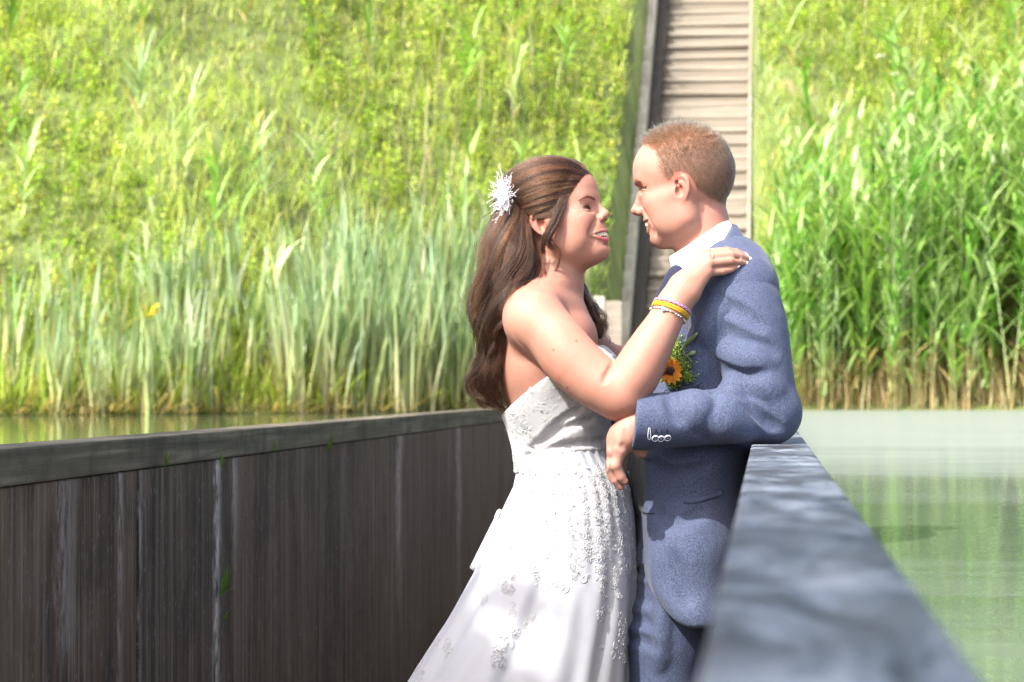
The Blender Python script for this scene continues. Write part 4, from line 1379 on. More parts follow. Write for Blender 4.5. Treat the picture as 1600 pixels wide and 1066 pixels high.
# bustle of folded train behind her
bs = Soup()
for (pts, r0, r1) in (([(784, 797, -.02), (771, 826, -.02), (757, 857, -.03), (742, 890, -.04)], .006, .011), ([(790, 806, .02), (776, 838, .01), (762, 870, .0), (748, 905, -.01)], .006, .010), ([(782, 799, 0), (779, 803, .0), (776, 812, .0), (779, 822, .0)], .006, .005)):
    P = resample([K(*p) for p in pts], 14)
    bs.tube(P, np.linspace(r0, r1, 14), 10)
soup_child('train_fold', bs, SKIM, bride)

# lace: little flowers, leaves and scrolls of corded thread laid on the cloth
def motif(rs, size):
    """flat motif around the origin: list of polylines in mm-free units"""
    out = []
    kind = rs.integers(0, 4)
    if kind in (0, 1):
        npet = rs.integers(5, 7); ph = rs.uniform(0, 6.28)
        for k in range(npet):
            a = ph + k * 2 * pi / npet
            c = np.array((cos(a), sin(a))) * .62
            t = np.linspace(0, 2 * pi, 9)
            out.append(np.stack([c[0] + .40 * np.cos(t) * cos(a) - .30 * np.sin(t) * sin(a), c[1] + .40 * np.cos(t) * sin(a) + .30 * np.sin(t) * cos(a)], -1))
        t = np.linspace(0, 2 * pi, 7); out.append(np.stack([.2 * np.cos(t), .2 * np.sin(t)], -1))
    elif kind == 2:
        t = np.linspace(0, 1, 14); a = rs.uniform(0, 6.28) + t * 2.1 * pi
        r = 1.1 * (1 - .8 * t)
        out.append(np.stack([r * np.cos(a), r * np.sin(a)], -1))
    else:
        a = rs.uniform(0, 6.28)
        for k in range(4):
            aa = a + (k - 1.5) * .5
            t = np.linspace(0, 2 * pi, 8)
            c = np.array((cos(aa), sin(aa))) * .75
            out.append(np.stack([c[0] + .45 * np.cos(t) * cos(aa) - .15 * np.sin(t) * sin(aa), c[1] + .45 * np.cos(t) * sin(aa) + .15 * np.sin(t) * cos(aa)], -1))
    return [o * size for o in out], kind
rs = np.random.default_rng(5)
lace = Soup(); beads = Soup()
bm = bmesh.new(); bmesh.ops.create_icosphere(bm, subdivisions=1, radius=1)
ICO_V = np.array([v.co[:] for v in bm.verts]); ICO_F = np.array([[v.index for v in f.verts] for f in bm.faces]); bm.free()
def lay(P, Nn, size, proj, rs, bead=0.5, thick=.0004):
    u = np.cross(Nn, (0.31, 0.9, 0.3)); u /= np.linalg.norm(u); v = np.cross(Nn, u)
    ls, kind = motif(rs, size)
    for l in ls:
        p3 = P + l[:, :1] * u + l[:, 1:] * v
        p3 = proj(p3) 
        lace.tube(p3 + Nn * thick * .15, thick * rs.uniform(.9, 1.4), 4, cap=False)
    if rs.random() < bead and kind < 2:
        beads.add(P + Nn * .0015 + ICO_V * rs.uniform(.0012, .0020), None, ICO_F)
vis = np.where((Nb[:, 2] > -.1))[0]
def proj_b(p):
    return bd.project(p, 2)
wts = np.ones(len(vis))
yv = ysm[vis]
wts *= np.where((yv > 648) & (yv < 715), .6, 1.0)
pick = rs.choice(vis, 2200, p=wts / wts.sum(), replace=False)
for k in pick:
    lay(Vb[k], Nb[k], rs.uniform(.003, .0068), proj_b, rs, .12)
def skirt_normal(y, t):
    e = 1e-3
    a = skirt_pt(y, t + e) - skirt_pt(y, t - e); b = skirt_pt(y + .5, t) - skirt_pt(y - .5, t)
    n = np.cross(a, b); n /= np.linalg.norm(n, axis=-1, keepdims=True)
    c = skirt_pt(y, t); 
    return n
def lay_skirt(y, t, size, bead=.5, thick=.0004):
    y_, t_ = np.array([y]), np.array([t])
    P = skirt_pt(y_, t_)[0]; Nn = skirt_normal(y_, t_)[0]
    rad = np.array((cos(t), 0, sin(t)))
    if Nn.dot(rad) < 0: Nn = -Nn
    lay(P + Nn * .0006, Nn, size, lambda p: p, rs, bead, thick)
def skirt_t_at(px, y):
    l, r = np.interp(y, SK_Y, SK_L), np.interp(y, SK_Y, SK_R)
    return math.acos(np.clip((px - (l + r) / 2) / ((r - l) / 2), -.985, .985))
# dense over the hips, thinning downwards along the right-hand side
for _ in range(900):
    y = 725 + 190 * rs.beta(1.0, 1.9)
    l, r = np.interp(y, SK_Y, SK_L), np.interp(y, SK_Y, SK_R)
    f = rs.uniform(0.02, .98)
    if y > 800 and f < .55 and rs.random() < .65: continue
    lay_skirt(y, skirt_t_at(l + (r - l) * f, y), rs.uniform(.004, .009), .14)
for (cx, cy, n, sp, el) in ((962, 985, 20, 11, 1.8), (800, 905, 8, 11, .8), (815, 960, 7, 12, 1.0), (795, 990, 11, 12, 1.6), (865, 872, 8, 16, 1.0), (765, 915, 6, 8, .8), (695, 1000, 8, 10, 1.0), (660, 1045, 7, 9, .9), (705, 1060, 6, 10, .5), (940, 930, 9, 10, 1.6), (985, 880, 12, 5, 2.4), (975, 1020, 4, 6, 1), (900, 850, 8, 18, 1.)):
    for _ in range(n):
        y = cy + rs.normal(0, sp * el); x = cx + rs.normal(0, sp)
        lay_skirt(y, skirt_t_at(x, y), rs.uniform(.006, .012), .35)
# scalloped edge of the bodice
ed = np.where(np.abs((Vb - (tb * .5 + tf * .5)) @ (nrm / np.linalg.norm(nrm))) < .003)[0]
ed = ed[Nb[ed][:, 2] > -.6]
for k in rs.choice(ed, 70, replace=False):
    lay(Vb[k], np.where(np.isfinite(Nb[k]), Nb[k], (0, 0, 1)), rs.uniform(.004, .007), lambda p: p, rs, .2)
o = soup_child('lace', lace, LACM, bride); o['kind'] = 'stuff'
g = NT('dress_bead'); BEADM = g.done(g.bsdf((0.55, 0.55, 0.58), 0.12, Metallic=0.75))
o = soup_child('bead', beads, BEADM, bride); o['kind'] = 'stuff'
# ---------------------------------------------------------------- the bride's hair
HB = [hair_mat('brown_hair', (0.040, 0.0165, 0.0085), 0.30, .5), hair_mat('dark_brown_hair', (0.012, 0.0058, 0.0038), 0.30, .5), hair_mat('chestnut_hair', (0.120, 0.050, 0.022), 0.32, .5)]
tones = []
def hp(a, b, c):
    return FB.out((a, b, c))[0]
iRB = np.linalg.inv(FB.R).T
def to_head(P): return ((P - FB.o) / FB.s) @ iRB
# shaped mass under the strands
hm = Field(K(722, 700, 0) * (1, 1, 0) + (0, 0, -.15), K(965, 232, 0) * (1, 1, 0) + (0, 0, .17), .003)
hm.ell((-12, 54, 0), (92, 81, 76), .01, FB)
hm.ell((-48, 40, 0), (56, 62, 66), .03, FB)
hm.ell((22, 72, 0), (54, 56, 58), .03, FB)
n0 = FB.R @ np.array((0.80, -0.60, 0.0))
hm.half(hp(85, 79, 0), FB.R @ np.array((.83, -.55, 0)), .008)
hm.half(hp(26, 10, 0), FB.R @ np.array((1.0, 0.0, 0.0)) * 1.0, .02) if False else None
locks = [  # (centre line, radius at top / middle / tip)
    ([(806, 312, .035), (810, 352, .058), (808, 400, .084), (798, 436, .098), (790, 470, .106), (773, 512, .096), (774, 552, .088), (764, 588, .082), (771, 616, .07), (788, 640, .06)], .030, .019, .007, 1000),
    ([(808, 312, .035), (804, 345, .056), (788, 392, .075), (774, 434, .080), (761, 474, .070), (770, 520, .068), (758, 566, .060), (758, 598, .05), (774, 630, .05)], .030, .018, .006, 1000),
    ([(796, 312, .01), (788, 340, .025), (774, 382, .04), (764, 428, .045), (752, 464, .040), (763, 506, .040), (758, 556, .03), (749, 588, .03), (765, 622, .03)], .026, .015, .005, 800),
    ([(790, 312, -.02), (780, 345, -.02), (768, 390, -.01), (760, 430, .0), (749, 458, .0), (747, 492, .0), (760, 528, .0), (752, 572, .0), (747, 596, .01)], .026, .014, .005, 600),
    ([(812, 335, .040), (818, 372, .056), (822, 404, .076), (814, 432, .096), (800, 456, .118), (782, 486, .122), (773, 520, .106), (778, 555, .096)], .022, .015, .005, 800),
    ([(828, 385, .045), (836, 406, .066), (832, 430, .092), (818, 452, .126), (800, 474, .140)], .012, .009, .003, 260),
    ([(800, 330, .0), (790, 400, .0), (785, 450, .02), (775, 500, .03), (771, 560, .03), (773, 610, .03)], .045, .022, .008, 600),
    ([(790, 350, .03), (770, 410, .05), (755, 444, .055), (743, 470, .05), (745, 500, .048), (757, 528, .045)], .010, .007, .002, 160),
    ([(780, 490, .06), (763, 545, .06), (747, 578, .055), (739, 602, .05), (754, 626, .05), (773, 632, .05)], .012, .009, .003, 300),
    ([(902, 430, -.085), (914, 462, -.085), (926, 486, -.07), (936, 508, -.06), (938, 528, -.055)], .016, .015, .006, 400),
]
for (cl, r0, r1, r2, n) in locks:
    P = resample([K(*p) for p in cl], 18)
    R_ = np.interp(np.linspace(0, 1, 18), [0, .18, .5, 1], [r0 * .4, r0, r1, r2]) * .50
    hm.chain(P, R_, .008)
Vm, Qm, Nm = hm.mesh()
qh = to_head(Vm)
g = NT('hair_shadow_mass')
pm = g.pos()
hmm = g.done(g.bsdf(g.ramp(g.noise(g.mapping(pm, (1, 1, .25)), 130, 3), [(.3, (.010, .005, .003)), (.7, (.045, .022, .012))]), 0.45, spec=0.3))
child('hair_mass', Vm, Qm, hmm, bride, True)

rh = np.random.default_rng(12)
def unit(v): return v / (np.linalg.norm(v, axis=-1, keepdims=True) + 1e-12)
# swept-back crown: sheets from the hairline to the clip
HL = np.array([(91, 79, 0), (92, 78, 14), (90, 74, 27), (85, 66, 39), (78, 57, 50), (69, 46, 58), (60, 35, 64), (50, 24, 69), (39, 15, 72), (29, 8, 73)], float)
HLs = resample(HL, 60)
def surf(P, infl):
    """push head-frame points out to the crown surface"""
    c0 = np.array((-10, 55, 0)); d = P - c0; r = np.sqrt(((d / np.array((95, 84, 79))) ** 2).sum(-1, keepdims=True))
    return c0 + d / np.maximum(r, 1e-6) * np.maximum(r, infl)
def clear_skin(P, gap=.0008):
    Q_ = FB.out(P.reshape(-1, 3))
    for _ in range(5):
        v = BS.sample(Q_); need = np.clip(gap - v, 0, .004); bad = need > 0
        if not bad.any(): break
        n_ = BS.grad(Q_[bad]); n_ /= np.linalg.norm(n_, axis=1)[:, None] + 1e-9
        Q_[bad] += n_ * need[bad][:, None]
    return to_head(Q_).reshape(P.shape)
M = 16
strs = []; rads = []
for side in (1, -1):
    n = 5200 if side > 0 else 2600
    s = rh.uniform(0, 1, n)
    st_ = HLs[(s * 59).astype(int)] + rh.normal(0, 1.0, (n, 3))
    st_[:, 0] -= rh.exponential(7, n)
    t = np.linspace(0, 1, M)
    en = np.stack([-88 + rh.normal(0, 5, n) + 10 * (s > .75), 30 + 34 * (1 - s) + rh.normal(0, 5, n), 34 + 24 * s + rh.normal(0, 5, n)], -1)
    st_[:, 2] *= side; en[:, 2] *= side
    # each sheet sags in a curve: up and over near the top, dipping behind the temple
    mid = (st_ + en) / 2; mid[:, 1] += (26 * (1 - s) - 6 * s); mid[:, 2] += side * (8 + 10 * s)
    P = ((1 - t) ** 2)[None, :, None] * st_[:, None] + (2 * t * (1 - t))[None, :, None] * mid[:, None] + (t ** 2)[None, :, None] * en[:, None]
    lay_ = rh.uniform(0, 1, n)
    clump = np.sin(s * 95 + side) * .5 + np.sin(s * 41 + 2) * .5
    infl = 1.03 + (.135 * (1 - s[:, None]) ** 1.5 + .03) * np.sin(np.minimum(t * 2.2, 1) * pi * .5)[None] ** .6 * (1 - .35 * t[None]) * (.72 + .28 * lay_[:, None]) + .012 * clump[:, None] * np.sin(pi * t)[None]
    P = surf(P, infl[..., None])
    P = clear_skin(P)
    wav = np.sin(t[None] * 7 + clump[:, None] * 2.5) * 1.6 * t[None]
    P[..., 1] += wav
    P += np.cumsum(rh.normal(0, .22, P.shape), 1)
    strs.append(FB.out(P.reshape(-1, 3)).reshape(P.shape)); rads.append(rh.uniform(.00010, .00021, n))
    tv = clump + .45 * np.sin(s * 173 + 1) + rh.normal(0, .25, n); tones.append(np.where(tv > .55, 2, np.where(tv < -.35, 1, 0)))
# temple hair sweeping over the top of the ear
n = 1900
s = rh.uniform(0, 1, n)
st_ = np.stack([60 - 28 * s, 74 - 44 * s, 55 + 15 * s], -1) + rh.normal(0, 1.5, (n, 3)); st_[:, 0] -= rh.exponential(5, n)
en = np.stack([-66 + rh.normal(0, 6, n), 16 - 6 * s + rh.normal(0, 5, n), 60 + rh.normal(0, 3, n)], -1)
mid = np.stack([6 + 6 * s, 56 - 6 * s, 80 + 0 * s], -1)
t = np.linspace(0, 1, M)
P = ((1 - t) ** 2)[None, :, None] * st_[:, None] + (2 * t * (1 - t))[None, :, None] * mid[:, None] + (t ** 2)[None, :, None] * en[:, None]
low = 40 - .8 * np.clip(-P[..., 0] - 20, 0, 40)
P[..., 1] = np.maximum(P[..., 1], low + rh.exponential(3, (n, 1)))
P = surf(P, (1.0 + .03 * np.sin(pi * t) * 1.0)[None, :, None] * np.ones((n, 1, 1)))
P += np.cumsum(rh.normal(0, .25, P.shape), 1)
strs.append(FB.out(P.reshape(-1, 3)).reshape(P.shape)); rads.append(rh.uniform(.00010, .0002, n))
tv = np.sin(s * 120) + rh.normal(0, .4, n); tones.append(np.where(tv > .7, 2, np.where(tv < -.4, 1, 0)))
hair_tones('hair', np.concatenate(strs), np.concatenate(rads), np.concatenate(tones), HB, bride)

# falling waves
M = 30
strs = []; rads = []; tones = []
def lock_strands(cl, r0, r1, r2, n, wave=.0105, turns=2.2, frizz=.0005, stray=.06):
    P = resample([K(*p) for p in cl], M)
    T = unit(np.gradient(P, axis=0))
    up = np.array((0, 0, 1.0)); A = unit(np.cross(T, up)); B = np.cross(T, A)
    t = np.linspace(0, 1, M)
    R_ = np.interp(t, [0, .10, .22, .5, 1], [r0 * .15, r0 * .6, r0, r1, r2])
    nc = max(3, n // 55)
    cph = rh.uniform(0, 6.28, nc); cr = np.sqrt(rh.uniform(.05, 1, nc)); ctw = rh.normal(turns, .7, nc); cw = rh.uniform(0, 6.28, nc)
    k = rh.integers(0, nc, n)
    ph = cph[k] + rh.normal(0, .16, n); rr = np.clip(cr[k] + rh.normal(0, .08, n), 0, 1.15)
    ang = ph[:, None] + ctw[k][:, None] * t[None] * pi * .6
    r = rr[:, None] * R_[None]
    off = r[..., None] * (np.cos(ang)[..., None] * A[None] + np.sin(ang)[..., None] * B[None])
    wv = wave * (t ** .8)[None] * np.sin(t[None] * 13 + cw[k][:, None] + rh.normal(0, .25, n)[:, None])
    S_ = P[None] + off + wv[..., None] * A[None] + (wave * .7 * t[None] * np.cos(t[None] * 11 + cw[k][:, None]))[..., None] * B[None]
    fz = frizz * np.where(rh.random(n) < stray, 5, 1)[:, None, None]
    S_ = S_ + np.cumsum(rh.normal(0, 1, S_.shape), 1) * fz
    # uneven ends
    L = np.clip(rh.normal(.95, .07, n), .6, 1)
    ti = t[None] * L[:, None] * (M - 1); i0 = np.clip(ti.astype(int), 0, M - 2); f = (ti - i0)[..., None]
    ii = np.arange(n)[:, None]
    ct_ = rh.choice(3, nc, p=(.40, .33, .27)); tn = np.where(rh.random(n) < .82, ct_[k], rh.integers(0, 3, n)); tones.append(tn)
    return S_[ii, i0] * (1 - f) + S_[ii, i0 + 1] * f
for (cl, r0, r1, r2, n) in locks:
    strs.append(lock_strands(cl, r0, r1, r2, int(n * 1.5))); rads.append(rh.uniform(.00010, .0002, len(strs[-1])))
# ringlets along the outside of the falling hair
def ringlet(cl, rad, turns, n, ph):
    P = resample([K(*p) for p in cl], 40); T = unit(np.gradient(P, axis=0)); A = unit(np.cross(T, (0, 0, 1.0))); B = np.cross(T, A)
    t = np.linspace(0, 1, 40); a = ph + t * turns * 2 * pi; R_ = rad * np.interp(t, [0, .25, .8, 1], [.1, .9, 1, .6])
    C = P + (R_ * np.cos(a))[:, None] * A + (R_ * np.sin(a))[:, None] * B
    k = np.linspace(0, 39, 9).astype(int)
    return C
for (cl, rad, turns, n, ph) in (([(800, 380, .09), (786, 440, .10), (770, 500, .10), (772, 560, .09), (776, 610, .08)], .010, 2.6, 170, 0.),
                                ([(790, 370, .075), (770, 430, .08), (752, 480, .075), (756, 540, .07), (760, 590, .06)], .010, 2.4, 170, 1.),
                                ([(782, 380, .05), (760, 440, .05), (746, 490, .05), (754, 545, .05), (756, 600, .05)], .009, 2.8, 150, 2.),
                                ([(775, 400, .03), (752, 440, .03), (744, 470, .03), (750, 515, .03)], .008, 1.8, 110, 3.),
                                ([(772, 500, .07), (764, 550, .07), (766, 600, .06), (786, 642, .05)], .010, 1.8, 170, .5),
                                ([(762, 510, .05), (752, 560, .05), (756, 604, .05), (776, 636, .05)], .009, 1.6, 150, 2.5),
                                ([(820, 400, .09), (806, 446, .115), (786, 486, .125), (776, 530, .115)], .008, 1.8, 150, 1.4)):
    C = ringlet(cl, rad, turns, n, ph)
    m = C[np.linspace(0, 39, 20).astype(int)]
    cl2 = None
    T = unit(np.gradient(m, axis=0)); A = unit(np.cross(T, (0, 0, 1.0))); B = np.cross(T, A)
    q = rh.normal(0, .0022, (n, 2)); fl_ = resample(m, M)
    A_, B_ = resample(A, M), resample(B, M)
    S_ = fl_[None] + q[:, 0][:, None, None] * A_[None] + q[:, 1][:, None, None] * B_[None] + np.cumsum(rh.normal(0, .00028, (n, M, 3)), 1)
    strs.append(S_); rads.append(rh.uniform(.00010, .0002, n)); tones.append(rh.choice(3, n, p=(.4, .2, .4)))
# tendrils framing the face, wisps and flyaways
for (cl, r, n) in (([(876, 285, .058), (876, 325, .074), (862, 356, .082), (864, 378, .084), (874, 392, .082), (872, 412, .076), (864, 430, .072), (866, 452, .075), (880, 474, .085), (900, 492, .08)], .0026, 46),
                   ([(878, 280, .056), (880, 312, .070), (870, 345, .084), (858, 368, .088), (858, 382, .088), (868, 392, .086)], .0085, 420),
                   ([(872, 285, .06), (872, 320, .074), (860, 352, .087), (852, 374, .089), (848, 388, .086), (852, 398, .082)], .006, 260),
                   ([(850, 392, .074), (846, 412, .08), (852, 428, .088), (848, 446, .112), (846, 452, .14)], .0018, 26),
                   ([(846, 385, .076), (850, 405, .08), (848, 425, .09), (836, 448, .12), (808, 460, .15), (790, 474, .15)], .003, 30),
                   ([(832, 440, .11), (812, 452, .14), (796, 466, .165), (784, 488, .165)], .003, 18),
                   ([(905, 440, -.08), (912, 470, -.08), (922, 495, -.08), (940, 515, -.08), (952, 530, -.085), (948, 540, -.085)], .003, 24),
                   ([(770, 330, .0), (752, 342, .0), (748, 360, .0), (740, 420, .0), (735, 460, .0), (740, 480, .0)], .004, 10),
                   ([(775, 560, .05), (756, 590, .05), (745, 618, .05), (752, 634, .05), (770, 640, .05)], .005, 50),
                   ([(770, 440, .07), (748, 470, .07), (736, 494, .06), (742, 520, .06)], .004, 40),
                   ([(795, 395, .085), (770, 450, .09), (752, 488, .085), (742, 520, .08), (750, 545, .075)], .005, 70)):
    strs.append(lock_strands(cl, r, r, r * .6, n, .0012, 1.5, .00025, .1)); rads.append(rh.uniform(.00010, .00018, n))
hair_tones('hair', np.concatenate(strs), np.concatenate(rads), np.concatenate(tones), HB, bride)
# loose short hairs standing off the crown
n = 260; M = 8
s = rh.uniform(0, 1, n)
root_ = surf(np.stack([60 - 150 * rh.random(n), 90 + 30 * rh.random(n), rh.normal(0, 35, n)], -1), np.full((n, 1), 1.07))
d = unit(root_ - np.array((-10, 55, 0))) * .35 + np.stack([-np.ones(n), np.zeros(n), rh.normal(0, .4, n)], -1) * .8
t = np.linspace(0, 1, M)
P = root_[:, None] + d[:, None] * (t * 26)[None, :, None] * rh.uniform(.3, 1, (n, 1, 1)) + np.cumsum(rh.normal(0, .5, (n, M, 3)), 1)
hair_child('hair', FB.out(P.reshape(-1, 3)).reshape(P.shape), .00009, HB[0], bride)

# brows and lashes
def brow(fr, fd_, pts, n, ln, mat, root, rad, thick=2.2):
    q, nn = fd_.snap(resample(np.array(pts, float), 30), fr)
    out = []
    for sgn in (1, -1):
        for k in range(n):
            u = rh.random() ** .9; x = q[int(u * 29)] * (1, 1, sgn); nm = nn[int(u * 29)] * (1, 1, sgn)
            w_ = thick * np.interp(u, [0, .3, 1], [.9, 1, .25])
            b0 = x + np.array((0, rh.uniform(-w_, w_), 0)) + nm * .2
            d_ = np.array((-.45, .35 - .6 * u, .8 * sgn)) + rh.normal(0, .12, 3); d_ /= np.linalg.norm(d_)
            t_ = np.linspace(0, 1, 5)[:, None]
            out.append(b0 + d_ * t_ * ln * rh.uniform(.7, 1.2) + nm * (.9 * np.sin(t_ * 2.2)))
    out = np.array(out)
    hair_child('eyebrow', fr.out(out.reshape(-1, 3)).reshape(out.shape), rad, mat, root)
def lashes(fr, fd_, n, ln, mat, root, rad):
    out = []
    for sgn in (1, -1):
        for k in range(n):
            u = rh.uniform(.1, 1); p = fd_.lidline[int(u * 12)] * (1, 1, sgn)
            d_ = p - np.array((72.2, fr_ey, 31 * sgn)); d_ /= np.linalg.norm(d_)
            t_ = np.linspace(0, 1, 5)[:, None]
            out.append(p + d_ * t_ * ln + np.array((0, .55, .25 * sgn)) * ln * t_ ** 2 + rh.normal(0, .2, 3) * t_)
    out = np.array(out)
    hair_child('eyelash', fr.out(out.reshape(-1, 3)).reshape(out.shape), rad, mat, root)
BRM = hair_mat('dark_brow_hair', (0.085, 0.042, 0.028), .4)
fr_ey = 9.5
brow(FB, BS, head_points(True)['brow'], 520, 6.0, BRM, bride, .00013, 3.2)
lashes(FB, BS, 80, 3.8, hair_mat('lash_hair', (0.01, 0.008, 0.008), .35), bride, .00017)
# ================================================================ the groom
gw = to_world(K(1030, 1636, 0.0))[0]
groom = empty('person', FLOOR(gw))
tag(groom, 'smiling groom in blue suit leaning his elbow on the pale parapet', 'person')
FG = Frame(K(1078, 303, 0), Rhead(-1, radians(-12), radians(-11)), 0.001)
gd = Field(K(940, 800, 0) * (1, 1, 0) + (0, 0, -.20), K(1262, 176, 0) * (1, 1, 0) + (0, 0, .30), .0022)
gd.ell(K(1112, 540, 0), (.085, .17, .14), .01)
gd.ell(K(1128, 440, 0), (.06, .06, .12), .03)
gd.cone(K(1094, 335, 0), K(1104, 425, 0), .0475, .054, .03)
gd.cone(K(1106, 345, .0), K(1116, 420, .0), .030, .040, .03)
gd.cone(K(1085, 350, -.02), K(1098, 420, -.03), .038, .04, .03)
gd.chain([K(1140, 450, .10), K(1176, 560, .15), K(1205, 646, .165), K(1110, 654, .205), K(1010, 662, .232)], [.045, .045, .035, .034, .030], .02)
# hand hanging from the cuff
gd.chain([K(1004, 662, .233), K(988, 668, .236), K(976, 684, .238), K(963, 704, .236)], [.0275, .0265, .0255, .0185], .012)
gd.chain([K(990, 664, .225), K(970, 684, .222), K(955, 703, .214)], [.024, .021, .0145], .014)
gf = [[(970, 706, .2525, .0105), (962, 727, .252, .0098), (970, 745, .248, .0088), (976, 752, .246, .0070)],
      [(962, 707, .238, .0102), (953, 729, .237, .0096), (962, 750, .234, .0086), (970, 761, .231, .0068)],
      [(956, 706, .223, .0098), (949, 726, .221, .0092), (957, 746, .218, .0082), (965, 757, .215, .0066)],
      [(952, 703, .209, .0090), (947, 718, .206, .0082), (952, 735, .203, .0074), (959, 745, .200, .0060)]]
for f in gf:
    gd.chain([K(*a[:3]) for a in f], [a[3] for a in f], .0025)
    gd.ell(K(f[0][0] - 2, f[0][1] - 2, f[0][2] + .003), (.0105, .0105, .009), .007)
    gd.ell(K(*f[1][:3]), (.0103, .0103, .0100), .004)
gd.chain([K(984, 682, .232), K(993, 695, .228), K(1000, 704, .222), K(1004, 708, .220)], [.014, .0115, .0100, .0080], .009)
for a in range(3):
    p, q_ = gf[a], gf[a + 1]
    m0 = (np.array(p[0][:3]) + q_[0][:3]) / 2 + (-6, 2, .004); m1 = (np.array(p[2][:3]) + q_[2][:3]) / 2 + (-5, 0, .004)
    gd.cone(K(*m0), K(*m1), .0010, .0016, .003, sub=True)
gd.chain([K(972, 670, .262), K(968, 690, .262), K(964, 702, .262)], [.0022, .0018, .001], .008)   # tendon
head(gd, FG, False)
Vg, Qg, Ng = gd.mesh()
qg = ((Vg - FG.o) / FG.s) @ np.linalg.inv(FG.R).T
cg = np.tile(np.array((0.355, 0.192, 0.150)), (len(Vg), 1))
ing = (np.abs(qg) < 140).all(1)
fl = g3(qg, (66, -12, 40), (24, 24, 22)) * .5 + g3(qg, (110, -10, 0), (16, 14, 14), False) * .4 + g3(qg, (-4, 4, 74), (26, 36, 14)) * .75 + g3(qg, (-40, -75, 40), (50, 30, 50)) * .35 + g3(qg, (70, 70, 0), (60, 40, 50), False) * .25
cg = blend(cg, (0.385, 0.138, 0.105), fl * ing)
lg = np.minimum(seg_dist(qg, gd.lips['up'], 0) * 1.2, seg_dist(qg, gd.lips['lo'], 0) - .6)
cg = blend(cg, (0.34, 0.125, 0.105), (1 - sstep(lg, 2.2, 4.0)) * ing * .75)
# shaved beard shadow and cropped hair on the scalp
cg = blend(cg, (0.36, 0.215, 0.165), g3(qg, (50, -70, 30), (50, 26, 40)) * .4 * ing)
ldg = seg_dist(qg, gd.lidline, 0)
cg = blend(cg, (0.10, 0.05, 0.04), (1 - sstep(ldg, 1.2, 2.8)) * ing * .9)
def hair_zone(q):
    """1 where hair grows on his scalp, falling off at the receding hairline, sideburn and nape"""
    a, b, c = q[:, 0], q[:, 1], np.abs(q[:, 2])
    # receding temples: forward limit depends on height
    lim = np.interp(b, [-40, -22, -5, 20, 35, 50, 70, 90, 105, 115, 125], [-52, -38, -20, 22, 36, 42, 42, 46, 62, 74, 70])
    lim = np.where((b < 34) & (a > -30), np.minimum(lim, np.interp(b, [-10, 6, 34], [-30, 12, 34])), lim)
    m = 1 - sstep(a + 4 * np.sin(b * .9) * np.sin(c * .7 + b * .3), lim - 15, lim + 6)
    around_ear = sstep(np.hypot((a - 5) / 23, (b - 2) / 36), .95, 1.30)
    m = m * np.where(c > 45, around_ear, 1)
    low = np.interp(a, [-100, -70, -40, -20], [-48, -42, -26, 0])
    m = m * sstep(b, low - 6, low + 14)
    return m
hz = hair_zone(qg) * ing * (qg[:, 1] > -60)
cg = blend(cg, (0.115, 0.074, 0.050), hz * .70)
child('body', Vg, Qg, skin_mat('groom_skin'), groom, True, cg)
eye_parts(FG, groom, (0.06, 0.09, 0.11), (0.96, -.05, .27), 26)
teeth_part(FG, groom, TEETHM, gd)
# fingernails of the hanging hand
for f in gf[:2]:
    p, t_ = K(*f[2][:3]), K(*f[3][:3]); d = (t_ - p) / np.linalg.norm(t_ - p)
# ---- hair
HG = [hair_mat('sandy_hair', (0.105, 0.066, 0.040), .42, .5), hair_mat('brown_hair', (0.040, 0.026, 0.018), .42, .5), hair_mat('sunlit_sandy_hair', (0.20, 0.125, 0.070), .42, .5)]
tri = Qg
cen = Vg[Qg].mean(1); qc = to_g = ((cen - FG.o) / FG.s) @ np.linalg.inv(FG.R).T
wz = hair_zone(qc) * (np.abs(qc) < 140).all(1) * (qc[:, 1] > -60)
ar = np.linalg.norm(np.cross(Vg[Qg[:, 1]] - Vg[Qg[:, 0]], Vg[Qg[:, 2]] - Vg[Qg[:, 0]]), axis=1)
thin = 1 - .45 * np.exp(-(((qc - np.array((-35, 122, 0))) / np.array((34, 30, 40))) ** 2).sum(1))
pw = wz * ar * thin
NS = 38000
rg_ = np.random.default_rng(31)
pk = rg_.choice(len(cen), NS, p=pw / pw.sum())
bc = rg_.dirichlet((1, 1, 1, 1), NS)
root_ = (Vg[Qg[pk]] * bc[..., None]).sum(1)
nn = Ng[Qg[pk]].mean(1); nn /= np.linalg.norm(nn, axis=1)[:, None]
qr = ((root_ - FG.o) / FG.s) @ np.linalg.inv(FG.R).T
nh = nn @ np.linalg.inv(FG.R).T
top = sstep(qr[:, 1], 60, 112)
front = sstep(qr[:, 0], 10, 70) * top
Ln = 2.5 + 4.0 * sstep(qr[:, 1], 0, 60) + 8.5 * top + 2 * front
Ln *= np.clip(wz[pk], .25, 1) * rg_.uniform(.7, 1.2, NS)
fwd = np.stack([np.ones(NS), np.zeros(NS), np.zeros(NS)], -1); dn = np.array((0, -1.0, 0))
dirh = nh * (.42 + .5 * top[:, None]) + dn * .62 * (1 - top[:, None]) + fwd * (-.30 * (1 - top) + .10 * top)[:, None] + rg_.normal(0, .20 + .16 * top[:, None], (NS, 3))
